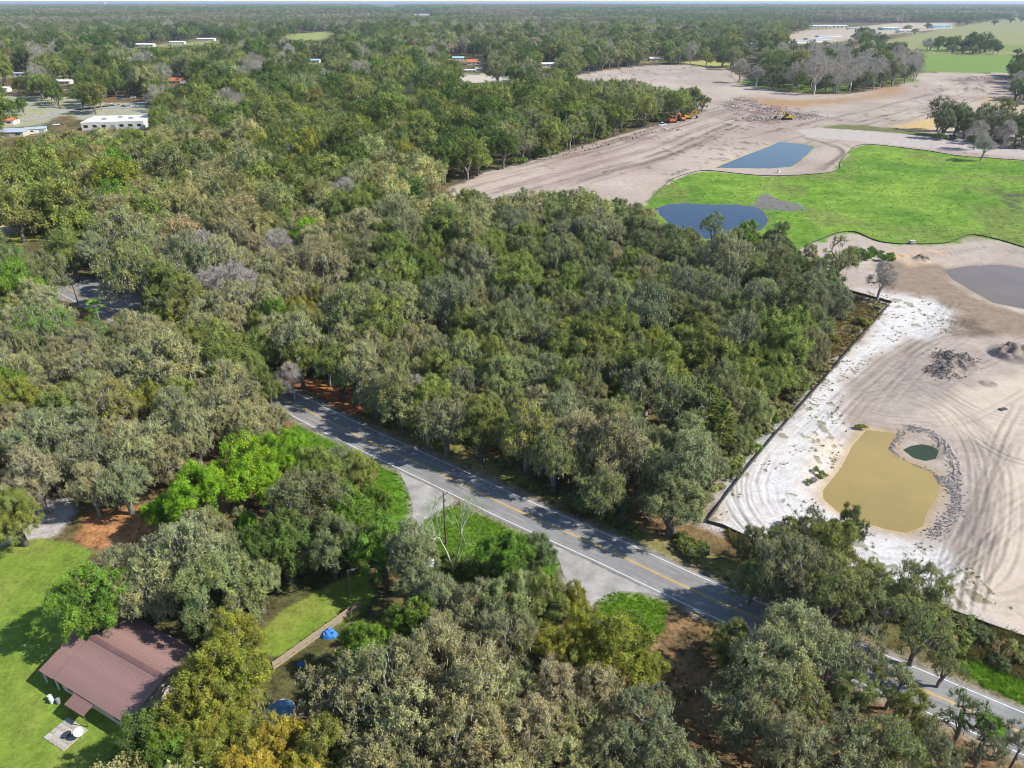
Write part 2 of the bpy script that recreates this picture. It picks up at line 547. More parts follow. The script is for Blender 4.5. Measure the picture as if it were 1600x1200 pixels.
FIELD_MID = [(180, 80), (230, 72), (300, 66), (345, 63), (345, 67), (290, 74), (215, 84)]

ROAD = smooth_line([(-420, 448), (-260, 320), (-155, 236), (-100, 192), (-50, 152), (-34, 139.6), (-15.6, 126), (0, 114.2), (17.5, 101.9), (32.8, 90.5), (54, 75.9), (64.1, 69.1), (90, 51.5), (160, 4), (260, -64)], 8)
APRON = [(78, 428), (150, 436), (212, 454), (215, 480), (200, 490), (165, 487), (125, 468), (78, 467), (20, 452), (-40, 430)]
DRIVE_A = [(624, 737), (655, 752), (690, 769), (708, 783), (690, 797), (672, 806), (655, 832), (640, 836), (645, 800), (638, 768)]
DRIVE_B = [(852, 846), (900, 869), (970, 902), (1052, 939), (1010, 927), (960, 925), (938, 938), (915, 945), (885, 908), (872, 872)]

TRACKS = [([(1290, 640), (1220, 690), (1187, 730), (1180, 770), (1202, 812), (1260, 845), (1340, 865), (1420, 868), (1485, 838)], 8, 6.5),
          ([(1480, 470), (1440, 520), (1380, 560), (1320, 610), (1250, 680)], 7, 7),
          ([(1330, 610), (1420, 592), (1480, 600), (1560, 640), (1640, 650)], 7, 6),
          ([(1420, 612), (1480, 640), (1520, 690), (1536, 760), (1520, 850), (1480, 900)], 10, 6),
          ([(1620, 640), (1590, 700), (1568, 780), (1548, 880), (1520, 1000)], 6, 5),
          ([(1380, 570), (1430, 530), (1500, 515), (1560, 530), (1640, 565)], 6, 6),
          ([(1300, 375), (1350, 388), (1400, 397), (1480, 393), (1540, 384), (1640, 405)], 5, 4),
          ([(1355, 458), (1420, 462), (1470, 480), (1492, 500), (1450, 527), (1400, 550)], 6, 4),
          ([(1640, 900), (1560, 930), (1480, 905), (1400, 890), (1300, 868)], 5, 4)]
TRACKS += [([(1330, 640), (1400, 655), (1500, 650), (1600, 600)], 4, 5), ([(1545, 1000), (1500, 900), (1540, 800), (1600, 700)], 4, 4), ([(1440, 600), (1520, 560), (1640, 520)], 4, 5), ([(1500, 520), (1440, 560), (1360, 640)], 4, 3), ([(1400, 880), (1500, 870), (1580, 800), (1640, 760)], 4, 4), ([(1420, 600), (1560, 700), (1640, 720)], 3, 3)]
TRACKS_UP = [([(760, 300), (900, 262), (1000, 235), (1090, 200), (1170, 172)], 20, 32),
             ([(880, 250), (980, 224), (1090, 190)], 4, 14), ([(900, 132), (1000, 118), (1120, 112)], 6, 60),
             ([(1180, 220), (1300, 192), (1400, 168), (1500, 140)], 8, 45), ([(1100, 182), (1180, 172), (1260, 182), (1340, 192)], 5, 25),
             ([(1130, 115), (1150, 130), (1250, 150), (1330, 150)], 3, 25), ([(1290, 268), (1325, 235), (1262, 214)], 4, 7)]


# boxes of the photo (x0, x1, y0, y1) where a distant roof or open strip shows above the trees in front of it
BOXES = [(143, 232, 174, 197), (266, 287, 120, 129), (0, 18, 182, 194), (4, 34, 200, 212), (94, 112, 123, 131), (12, 38, 112, 119), (0, 10, 135, 143), (48, 68, 198, 207), (214, 242, 66, 73), (266, 290, 62, 69), (308, 340, 57, 64), (726, 756, 90, 113), (704, 728, 87, 94),
         (484, 501, 91, 98), (846, 870, 96, 104), (1014, 1032, 88, 95), (1170, 1187, 65, 72), (644, 682, 20, 26), (583, 628, 8, 14), (1255, 1325, 35, 44), (1235, 1330, 50, 67), (1370, 1425, 38, 51), (1452, 1484, 34, 44), (165, 225, 148, 170), (40, 120, 166, 200), (445, 520, 50, 62), (1160, 1185, 95, 132)]


def make_tracks(src, wob):
    out = []
    for pl, n, spread in src:
        base = smooth_line(WP(pl), 8)
        for k in range(n):
            o = random.uniform(-1, 1) * spread
            s, e = sorted(random.sample(range(len(base)), 2))
            if e - s < len(base) * .45:
                s, e = 0, len(base)
            out.append((offset_line(base, o + np.cumsum(rng.normal(0, wob, len(base))) * .2)[s:e], random.uniform(.5, 1.0)))
    return out


TRK = make_tracks(TRACKS, .35)
TRK_UP = make_tracks(TRACKS_UP, 1.5)
PILES = [  # px, radius m, height m
    ((1492, 566), 6.5, 1.6), ((1470, 582), 4.5, 1.0), ((1545, 600), 2.5, .3), ((1440, 405), 3.0, 1.2), ((1585, 555), 7, 2.2)]


def land(P):
    """height, albedo, grain and zone of ground points P (n,2)"""
    n = len(P)
    x, y = P[:, 0], P[:, 1]
    r = np.hypot(x, y)
    h = 0.10 * fbm(x, y, 14, 1, 2)
    alb = np.empty((n, 3))
    n1, n2 = fbm(x, y, 9, 3), fbm(x, y, 30, 5)
    t = np.clip(.5 + 1.3 * n1, 0, 1)[:, None]
    alb[:] = np.array((.105, .075, .042)) * (1 - t) + np.array((.20, .125, .06)) * t
    g = np.clip(.42 + 1.5 * n2, 0, 1)[:, None]
    alb = alb * (1 - g) + np.array((.075, .085, .03)) * g
    grain = np.ones(n)
    zone = np.zeros(n, np.int32)
    warp = np.stack([fbm(x, y, 7, 11, 2), fbm(x, y, 7, 13, 2)], 1)

    def near(poly, pad):
        lo, hi = poly.min(0) - pad, poly.max(0) + pad
        return np.nonzero((x > lo[0]) & (x < hi[0]) & (y > lo[1]) & (y < hi[1]))[0]

    def paint(px, col, soft=1.2, wamp=2.0, gr=None, zn=None, pad=10, amount=1.0, mott=0.0):
        poly = WP(px)
        i = near(poly, pad)
        if not len(i):
            return i, np.zeros(0)
        s = poly_sdf(P[i] + warp[i] * wamp, poly)
        m = np.clip(.5 - s / soft, 0, 1) * amount
        if mott:
            m = m * np.clip(.6 + mott * 2.2 * fbm(x[i], y[i], 5, 21), 0, 1)
        alb[i] = alb[i] * (1 - m[:, None]) + np.array(col) * m[:, None]
        if gr is not None:
            grain[i] = grain[i] * (1 - m) + gr * m
        if zn is not None:
            zone[i[s < 0]] = zn
        return i, s

    # litter, lawns, verges
    paint(LITTER, (.36, .175, .075), 2, 3)
    paint(LITTER_B, (.27, .165, .075), 4, 5, amount=.85, mott=.8)
    paint(LITTER_C, (.30, .13, .05), 2, 3)
    paint(YARD, (.26, .17, .09), 2, 3)
    paint(GRAVEL, (.40, .37, .35), 1.5, 1.5, .5)
    paint(DRY_LOT, (.21, .145, .07), 3, 3, 1.0, mott=.9)
    paint(DRY_LOT, (.13, .14, .05), 3, 3, 1.0, amount=.5, mott=1.0)
    for pl, c in ((LAWN, (.155, .225, .032)), (SIDE_LAWN, (.16, .235, .03))):
        k = paint(pl, c, 1.0, 2.0, .45, 2)
        i, s = k
        m = ((s < 0) * np.clip(.3 + 2.2 * fbm(x[i], y[i], 8, 31), 0, 1) * .6)[:, None]
        alb[i] = alb[i] * (1 - m) + np.array((.235, .24, .06)) * m
        sp_ = ((s < -1) & (vnoise(x[i], y[i], .5, 41) > .465) & (fbm(x[i], y[i], 9, 43) > .08))
        alb[i[sp_]] = (.55, .53, .42)
    for pl, c in ((VERGE_A, (.085, .175, .016)), (VERGE_B, (.09, .165, .018)), (VERGE_C, (.11, .19, .02)), (VERGE_E, (.12, .19, .02))):
        paint(pl, c, 1.5, 2, .8, 3)
    paint(VERGE_D, (.15, .155, .035), 2, 3, .8, 3)
    paint(VERGE_D, (.26, .20, .10), 2, 3, .8, None, amount=.75, mott=1.0)
    # road shoulders
    i = np.nonzero((x > -440) & (x < 270) & (y > -80) & (y < 460))[0]
    d = line_dist(P[i], ROAD[::2])
    m = (np.clip((6.2 + 1.5 * warp[i, 0] - d) / 1.4, 0, 1) * .75)[:, None]
    alb[i] = alb[i] * (1 - m) + np.array((.27, .235, .18)) * m
    h[i] = np.where(d < 9, h[i] * np.clip((d - 5) / 4, 0, 1) - .03 * (d < 5.5), h[i])
    for pl in (DRIVE_A, DRIVE_B, APRON):
        k = paint(pl, (.40, .36, .31), 3.0, 1.5)
        i, s = k
        h[i] = np.where(s < 2, np.minimum(h[i], -.03), h[i])
    # far clearings
    paint(PATH_LAWN, (.22, .22, .055), 3, 3, .6, 2)
    paint(PATH_A, (.50, .43, .33), 1.5, 1, .3)
    paint(CLEAR_M, (.42, .30, .19), 3, 4, .6)
    paint(COMM_LEFT, (.30, .30, .12), 6, 8, .5, 4)
    paint(COMM_LEFT, (.34, .33, .32), 6, 8, .3, amount=.8, mott=.9)
    for bx0, bx1, by0, by1 in BOXES[1:22]:
        paint([(bx0 - 14, by1 - 2), (bx1 + 14, by1 - 2), (bx1 + 20, by1 + 3), (bx0 - 20, by1 + 3)], (.27, .27, .11), 15, 12, .5, None, 40, .8, .6)
    paint(FIELD_FAR, (.26, .29, .09), 20, 10, .4, 4, 60)
    paint(FIELD_MID, (.25, .26, .10), 20, 10, .4, 4, 60)
    paint(SAND_PATCH, (.48, .42, .36), 6, 10, .4, 1, 30)
    paint(LOT_FAR, (.33, .33, .10), 10, 10, .4, 4, 40)
    paint(LEFT_FIELD, (.28, .27, .10), 10, 10, .4, 4, 40)
    paint(LEFT_FIELD2, (.38, .33, .20), 10, 10, .4, 4, 40)
    paint(PASTURE_PALE, (.24, .235, .10), 20, 15, .4, 4, 60)
    paint(PASTURE_STRIP, (.17, .22, .055), 15, 12, .4, 4, 60)
    paint(PASTURE, (.155, .235, .05), 10, 10, .35, 4, 60)
    paint(COMMERCE, (.40, .33, .25), 20, 10, .3, 1, 60)
    # the cleared building site beyond
    k = paint(UPPER_SAND, (.36, .30, .265), 3, 3, .2, 1, 30)
    i, s = k
    ins = s < 1
    v = np.clip(.5 + 1.1 * fbm(x[i], y[i], 45, 51), 0, 1)
    m = (ins * .7)[:, None]
    alb[i] = alb[i] * (1 - m) + (np.array((.31, .243, .198)) * (1 - v[:, None]) + np.array((.465, .385, .318)) * v[:, None]) * m
    for pl, wgt in TRK_UP:
        d = line_dist(P[i] + warp[i] * 1.2, pl)
        w = 1.5
        rough = np.clip(.6 + 1.6 * fbm(x[i], y[i], 26, 61 + int(wgt * 997)), 0, 1)
        m = (np.exp(-(d / w) ** 2) * rough * ins * wgt)
        alb[i] = alb[i] * (1 - .9 * m[:, None]) + np.array((.15, .11, .09)) * .9 * m[:, None]
        h[i] += m * .35
    clod = ins & (fbm(x[i], y[i], 5, 71, 2) > .33) & (fbm(x[i], y[i], 60, 73) > .1)
    alb[i[clod]] = alb[i[clod]] * .55
    h[i[clod]] += .35
    paint([(1120, 165), (1160, 150), (1235, 168), (1290, 178), (1235, 190), (1190, 196), (1150, 180)], (.15, .105, .085), 10, 12, .9, 1, 30, .85, .9)
    paint([(1480, 125), (1520, 118), (1590, 116), (1600, 130), (1540, 132), (1490, 133)], (.16, .115, .10), 10, 12, .9, 1, 30, .8, .9)
    paint(ORANGE_BASIN, (.33, .215, .12), 22, 14, .3, 1, 30)
    paint(ORANGE_BANK, (.48, .34, .14), 14, 14, .3, 1, 30)
    paint([(1540, 150), (1600, 150), (1600, 205), (1500, 205)], (.45, .32, .17), 10, 10, .4, 1, 30, .6)
    paint(TREE_ISLAND, (.13, .17, .04), 8, 8, .8, 0, 30)
    paint(BERM_GREEN, (.14, .145, .055), 8, 9, .8, 3)
    k = paint(SITE_ROAD, (.41, .36, .33), 2, 1.5, .15, 1)
    # near site
    k = paint(NEAR_SAND, (.385, .32, .275), 1.2, 1.2, .15, 1, 20)
    i, s = k
    ins = s < 0
    v = np.clip(.5 + .9 * fbm(x[i], y[i], 14, 81), 0, 1)[:, None]
    m = ins[:, None] * .6
    alb[i] = alb[i] * (1 - m) + (np.array((.30, .242, .195)) * (1 - v) + np.array((.46, .392, .33)) * v) * m
    paint(WHITE_SAND, (.575, .555, .54), 6, 6, .25, 1, 10, .95)
    paint(SMOOTH_SAND, (.50, .42, .342), 4, 3, .05, 1, 10, .95)
    paint(WET_EARTH, (.235, .175, .125), 5, 5, .35, 1, 10, .9)
    paint(RAKED, (.31, .255, .225), 5, 4, .3, 1, 10, .65)
    paint([(1480, 500), (1530, 495), (1560, 510), (1530, 530), (1490, 525)], (.13, .10, .075), 4, 4, .6, 1, 10, .8, .8)
    paint([(1385, 385), (1420, 388), (1480, 392), (1475, 412), (1420, 414), (1395, 408)], (.55, .36, .20), 4, 4, .3, 1, 10, .7, .7)
    paint([(1510, 775), (1535, 770), (1545, 840), (1500, 890), (1470, 880), (1500, 830)], (.27, .225, .205), 4, 3, .3, 1, 10, .7, .6)
    paint([(1500, 690), (1540, 690), (1545, 760), (1510, 770)], (.30, .25, .23), 4, 3, .3, 1, 10, .6, .6)
    paint([(1270, 680), (1312, 690), (1300, 745), (1270, 775), (1258, 745)], (.60, .46, .34), 3, 4, .4, 1, 10, .7, .7)
    # weeds on the white sand beside the fabric fence
    wd = (poly_sdf(P[i] + warp[i] * 2, WP(WHITE_SAND)) < 0) & (fbm(x[i], y[i], 2.2, 91) > .22) & (fbm(x[i], y[i], 16, 93) > .10)
    alb[i[wd]] = alb[i[wd]] * .35 + np.array((.16, .15, .06)) * .65
    h[i[wd]] += .10
    for pl, wgt in TRK:
        sel = near(pl, 4)
        sel = sel[np.isin(sel, i[ins], assume_unique=True)] if len(sel) else sel
        if not len(sel):
            continue
        Q = P[sel]
        patchy = np.clip(.5 + 1.6 * fbm(Q[:, 0], Q[:, 1], 9, int(wgt * 1000), 2), .1, 1)
        for off in (-.95, .95):
            d = line_dist(Q, offset_line(pl, off))
            g_ = np.exp(-(d / .30) ** 2)
            ridge = np.exp(-((d - .55) / .22) ** 2)
            h[sel] += (-.11 * g_ + .07 * ridge) * wgt * patchy
            alb[sel] *= (1 - .26 * g_ * wgt * patchy)[:, None]
    for (q, rad, hh) in PILES:
        c = np.array(at(*q)[:2])
        d = np.hypot(x - c[0], y - c[1])
        s2 = np.nonzero(d < rad * 1.6)[0]
        lump = np.clip(1 - (d[s2] / rad) ** 2, 0, 1) * (1 + 1.6 * fbm(x[s2], y[s2], 1.8, 101)) * hh
        h[s2] += np.maximum(lump, 0)
        dk = np.clip(lump / hh * 1.3, 0, .75)[:, None]
        alb[s2] = alb[s2] * (1 - dk) + np.array((.20, .16, .14)) * dk
    # marsh
    k = paint(MARSH, (.125, .24, .026), 3, 4, .6, 5, 20)
    i, s = k
    ins = s < 0
    hum = fbm(x[i], y[i], 6, 111, 3)
    h[i] += ins * (np.clip(-s / 6, 0, 1) * (.8 * hum + .5 * fbm(x[i], y[i], 17, 119, 2) + .25 * fbm(x[i], y[i], 2.2, 113, 2)))
    v = np.clip(.5 + 1.0 * fbm(x[i], y[i], 26, 115) + .7 * fbm(x[i], y[i] * 2.2, 9, 121), 0, 1)[:, None]
    m = ins[:, None] * .75
    alb[i] = alb[i] * (1 - m) + (np.array((.075, .165, .018)) * (1 - v) + np.array((.20, .30, .042)) * v) * m
    dry = (ins * np.clip((fbm(x[i], y[i], 30, 117) - .12) * 4, 0, .6))[:, None]
    alb[i] = alb[i] * (1 - dry) + np.array((.15, .17, .05)) * dry
    paint([(1340, 350), (1420, 352), (1520, 350), (1560, 372), (1480, 380), (1425, 382), (1370, 375)], (.16, .19, .05), 6, 6, .8, 5, 10, .8, .4)
    k = paint([(1172, 322), (1185, 306), (1200, 302), (1215, 312), (1245, 318), (1262, 326), (1235, 330), (1200, 328)], (.16, .15, .145), 3, 3, .1, 5, 10)
    h[k[0]] = np.where(k[1] < 0, -.05, h[k[0]])
    paint([(1570, 300), (1640, 300), (1640, 335), (1590, 330), (1560, 318)], (.07, .065, .045), 9, 9, .5, 5, 10, .95, .5)
    # pond basins
    for pl, lvl, bank in ((TAN_POND, -.6, 5.), (GREEN_POND, -.5, 1.6), (GREY_POND, -.5, 5.), (BLUE_POND_A, -.4, 5.), (BLUE_POND_B, -.6, 7.)):
        poly = WP(pl, lvl)
        i = near(poly, bank + 4)
        s = poly_sdf(P[i], poly)
        b_ = np.where(s < 0, lvl + np.maximum(s * .35, -1.2), lvl * np.clip(1 - s / bank, 0, 1))
        k_ = np.clip(1 - s / bank, 0, 1)
        h[i] = np.where(s < 0, b_, h[i] * (1 - k_) + b_)
        m = np.clip(1 - s / (bank * .5), 0, 1)[:, None] * .75
        wetc = {1: (.42, .30, .16), 2: (.30, .25, .17), 3: (.22, .17, .12), 4: (.16, .19, .05), 5: (.33, .31, .12)}[
            1 if pl is TAN_POND else 2 if pl is GREEN_POND else 3 if pl is GREY_POND else 4 if pl is BLUE_POND_A else 5]
        alb[i] = alb[i] * (1 - m) + np.array(wetc) * m
    far = np.clip((r - 900) / 500, 0, 1)
    h *= (1 - far)
    return h, alb, grain, zone


# ------------------------------------------------------------------ ground sheet: one polar grid cut into its kinds of ground
def geo(a, b, q):
    n = max(2, int(math.ceil(math.log(b / a) / math.log(1 + q))))
    return a * (b / a) ** (np.arange(n) / n)


rad = np.concatenate([[1.0, 12, 25, 36], geo(45, 95, .007), geo(95, 262, .0027), geo(262, 1000, .0062), geo(1000, 6000, .02), geo(6000, 70000, .15), [70000.]])
az = np.radians(np.concatenate([np.arange(-180, -48, 6), np.arange(-48, 13, .22), np.arange(13, 44, .125), np.arange(44, 52, .6), np.arange(54, 180, 6)]))
RR, AA = np.meshgrid(rad, az, indexing='ij')
P2 = np.stack([(RR * np.sin(AA)).ravel(), (RR * np.cos(AA)).ravel()], 1)
gh, galb, ggr, gz = land(P2)
nr, na = len(rad), len(az)
ii, jj = np.meshgrid(np.arange(nr - 1), np.arange(na), indexing='ij')
jn = (jj + 1) % na
Q = np.stack([ii * na + jj, ii * na + jn, (ii + 1) * na + jn, (ii + 1) * na + jj], -1).reshape(-1, 4)[:, ::-1]
fz = gz[Q[:, 0]]
ZN = [("ground", 0), ("sandy_ground", 1), ("lawn", 2), ("verge_ground", 3), ("pasture_field", 4), ("marsh_ground", 5)]
ZL = {0: "shaded brown leaf litter and scrub covering the wooded ground", 1: "bare graded pinkish sand of the cleared building sites",
      2: "short mown green lawn around the house", 3: "rough grass verge along the paved road", 4: "pale green open pasture far off", 5: "bright green marsh grass around the blue ponds"}
V3 = np.column_stack([P2, gh])
for nm, zi in ZN:
    f = Q[fz == zi]
    u, inv = np.unique(f, return_inverse=True)
    me = np_mesh(nm, V3[u], [inv.reshape(-1, 4)], [M["ground"]],
                 point_attr={"albedo": np.column_stack([galb[u], np.ones(len(u))]), "grain": ggr[u]}, smooth=True)
    tag(link(nm, me), ZL[zi], nm.split("_")[0] if zi else "ground", kind="structure")


def ground_z(x, y):
    return float(land(np.array([[x, y]], float))[0][0])


# ------------------------------------------------------------------ water
def sheet(name, poly, z, m, n=1):
    poly = [tuple(p) for p in poly]
    me = bpy.data.meshes.new(name)
    me.from_pydata([(x, y, z) for x, y in poly], [], [tuple(range(len(poly)))])
    me.materials.append(m)
    me.update()
    if me.polygons[0].normal.z < 0:
        me.flip_normals()
    return link(name, me)


def grow(poly, d):
    c = poly.mean(0)
    v = poly - c
    return c + v * (1 + d / np.linalg.norm(v, axis=1))[:, None]


for nm, px, lvl, m, lab in (("pond_water", TAN_POND, -.6, M["water_tan"], "opaque mustard-tan water in the excavated pit"),
                            ("pond_water", GREEN_POND, -.5, M["water_green"], "small dark green pool inside the rubble ring"),
                            ("pond_water", GREY_POND, -.5, M["water_grey"], "grey-brown muddy pond cut by the frame edge"),
                            ("pond_water", BLUE_POND_A, -.4, M["water_blue"], "slate-blue pond at the edge of the marsh behind the wood"),
                            ("pond_water", BLUE_POND_B, -.6, M["water_blue"], "slate-blue basin with sandy banks above the marsh")):
    poly = smooth_line(list(WP(px, lvl)) + [WP(px, lvl)[0]], 4)[:-1]
    tag(sheet(nm, grow(poly, .8), lvl, m), lab, "pond", kind="structure")


# ------------------------------------------------------------------ road
def ribbon(name, line, a, b, z, m, skip=None, thick=0.0):
    L_, R_ = offset_line(line, b), offset_line(line, a)
    v = [(x, y, z) for x, y in L_] + [(x, y, z) for x, y in R_]
    n = len(L_)
    f = [(i, i + 1, n + i + 1, n + i)[::-1] for i in range(n - 1) if not skip or not skip(i)]
    me = bpy.data.meshes.new(name)
    me.from_pydata(v, [], f)
    me.materials.append(m)
    me.update()
    if me.polygons[0].normal.z < 0:
        me.flip_normals()
    return link(name, me)


RD = smooth_line(ROAD, 4)
jit = np.array([.18 * vnoise(np.array([s * 1.0]), np.array([.5]), 3., 5)[0] + .08 * vnoise(np.array([s * 1.0]), np.array([9.5]), 1., 5)[0] for s in range(len(RD))])
road = ribbon("road", RD, -4.45 + jit, 4.45 + jit[::-1], .03, M["asphalt"])
tag(road, "grey two-lane asphalt road running diagonally through the woods", "road", kind="structure")
for a, b, m, nm, lab in ((-3.92, -3.76, "paint_white", "road_marking", "solid white edge line along the near side of the road"),
                         (3.76, 3.92, "paint_white", "road_marking", "solid white edge line along the wood side of the road"),
                         (.07, .22, "paint_yellow", "road_marking", "double yellow centre line, strip on the wood side"),
                         (-.22, -.07, "paint_yellow", "road_marking", "double yellow centre line, strip on the near side")):
    o = ribbon(nm, RD, a, b, .036, M[m])
    o.parent = road
    o["label"] = lab
# darker repair seams and old tyre-worn strips
for a, b in ((-2.9, -2.3), (-1.5, -.9), (.9, 1.5), (2.3, 2.9)):
    o = ribbon("wheel_path", RD, a, b, .033, mat("worn_asphalt", (.215, .21, .206), .8, .16, .3))
    o.parent = road
for px, nm, m, lab in ((APRON, "pavement", "asphalt", "wide grey paved apron where the road leaves the picture under the oaks"),
                       (DRIVE_A, "driveway_pavement", "asphalt_old", "worn grey driveway mouth beside the bare pale tree"),
                       (DRIVE_B, "driveway_pavement", "asphalt_old", "pale grey paved pull-off on the near side of the road")):
    poly = smooth_line(list(WP(px)) + [WP(px)[0]], 4)[:-1]
    tag(sheet(nm, poly, .024, M[m]), lab, "driveway" if "drive" in nm else "pavement", kind="structure")


for pl, w, lab in (([(-80, 199), (0, 192), (45, 188), (120, 172), (235, 158), (300, 150)], 9., "pale street passing the distant lot at the far left"), ([(-60, 150), (0, 147), (70, 143), (120, 138)], 9., "second pale street behind the distant trees at the far left"),
                   ([(120, 172), (150, 168), (225, 166)], 26., "grey asphalt lot with the distant row of cars")):
    o = ribbon("street", smooth_line(WP(pl), 6), -w / 2, w / 2, .12, M["asphalt_old"])
    tag(o, lab, "street", kind="structure")


# ------------------------------------------------------------------ trees: shapes
def tubes_np(A, B, ra, rb, n):
    """many straight tapered tubes at once"""
    d = B - A
    L_ = np.linalg.norm(d, axis=1)[:, None] + 1e-9
    t = d / L_
    ref = np.where(np.abs(t[:, 2:3]) < .9, np.array([[0, 0, 1.]]), np.array([[1., 0, 0]]))
    a = np.cross(t, ref)
    a /= np.linalg.norm(a, axis=1)[:, None] + 1e-9
    b = np.cross(t, a)
    ang = 2 * np.pi * np.arange(n) / n
    ring = a[:, None, :] * np.cos(ang)[None, :, None] + b[:, None, :] * np.sin(ang)[None, :, None]
    V0 = A[:, None, :] + ring * ra[:, None, None]
    V1 = B[:, None, :] + ring * rb[:, None, None]
    V = np.concatenate([V0, V1], 1).reshape(-1, 3)
    base = (np.arange(len(A)) * 2 * n)[:, None, None]
    k = np.arange(n)
    fq = np.stack([k, (k + 1) % n, (k + 1) % n + n, k + n], -1)[None]
    return V, (base + fq).reshape(-1, 4)


def unit(v):
    return v / (np.linalg.norm(v, axis=-1, keepdims=True) + 1e-9)


def cards(C, Nn, size, asp, rg):
    """leaf sprays: pointed quads"""
    n = len(C)
    rnd = unit(rg.normal(size=(n, 3)))
    t = unit(np.cross(Nn, rnd))
    b = np.cross(Nn, t)
    s = size[:, None]
    V = np.stack([C - t * s * asp, C - b * s * .55 + t * s * .1, C + t * s * asp, C + b * s * .55 - t * s * .1], 1).reshape(-1, 3)
    return V, np.arange(4 * n).reshape(-1, 4)


def crown_clumps(rg, R, Ht, base, nl, ncl, gap):
    lobes = [(np.array([rg.uniform(-.1, .1) * R, rg.uniform(-.1, .1) * R, Ht - .36 * R]), .42 * R)]
    a0 = rg.uniform(0, 6.28)
    for k in range(nl):
        a = a0 + 6.283 * k / nl + rg.uniform(-.3, .3)
        d = R * rg.uniform(.36, .72)
        z = base + (Ht - base) * (rg.uniform(.14, .60) + .24 * (1 - d / R))
        lobes.append((np.array([d * math.cos(a), d * math.sin(a), z]), R * rg.uniform(.22, .40)))
    pts, outs = [], []
    tries = 0
    while len(pts) < ncl and tries < ncl * 60:
        tries += 1
        c, r_ = lobes[rg.integers(len(lobes))]
        d = unit(rg.normal(size=3))
        if d[2] < -.45:
            d[2] = -d[2]
        p = c + d * np.array([1, 1, .72]) * r_ * rg.uniform(.70, 1.12)
        if any(np.linalg.norm((p - c2) / np.array([1, 1, .72])) < r2 * .72 for c2, r2 in lobes):
            continue
        if pts and np.min(np.linalg.norm(np.array(pts) - p, axis=1)) < gap:
            continue
        pts.append(p)
        outs.append(d)
    return np.array(pts), np.array(outs)


def branch_graph(rg, pts, Ht, base, R, lean=0.0):
    nodes = [np.array([0, 0, -.3]), np.array([rg.uniform(-.15, .15), rg.uniform(-.15, .15), base * .55]), np.array([rg.uniform(-.3, .3), rg.uniform(-.3, .3), base])]
    par = [-1, 0, 1]
    m = rg.integers(4, 6)
    a0 = rg.uniform(0, 6.28)
    for k in range(m):
        a = a0 + 6.283 * k / m + rg.uniform(-.3, .3)
        q = nodes[2] + np.array([math.cos(a) * R * .26, math.sin(a) * R * .26, (Ht - base) * rg.uniform(.18, .36)])
        nodes.append(q)
        par.append(2)
    order = np.argsort(np.linalg.norm(pts - nodes[2], axis=1))
    ends = np.zeros(len(pts), int)
    for i in order:
        p = pts[i] - np.array([0, 0, .25])
        N_ = np.array(nodes)
        d = np.linalg.norm(N_ - p, axis=1) + np.where(N_[:, 2] > p[2] + .5, 2.5, 0)
        d[:2] += 50
        j = int(np.argmin(d))
        dist = np.linalg.norm(nodes[j] - p)
        k = int(dist // 1.8)
        for s in range(1, k + 1):
            f = s / (k + 1)
            q = nodes[j] * (1 - f) + p * f + rg.normal(size=3) * .16 * dist * .4 + np.array([0, 0, .10 * dist * math.sin(math.pi * f)])
            nodes.append(q)
            par.append(j if s == 1 else len(nodes) - 2)
        nodes.append(p)
        par.append(j if k == 0 else len(nodes) - 2)
        ends[i] = len(nodes) - 1
    n = len(nodes)
    cnt = np.zeros(n)
    cnt[ends] = 1
    for i in range(n - 1, 0, -1):
        cnt[par[i]] += cnt[i]
    return np.array(nodes), np.array(par), cnt, ends


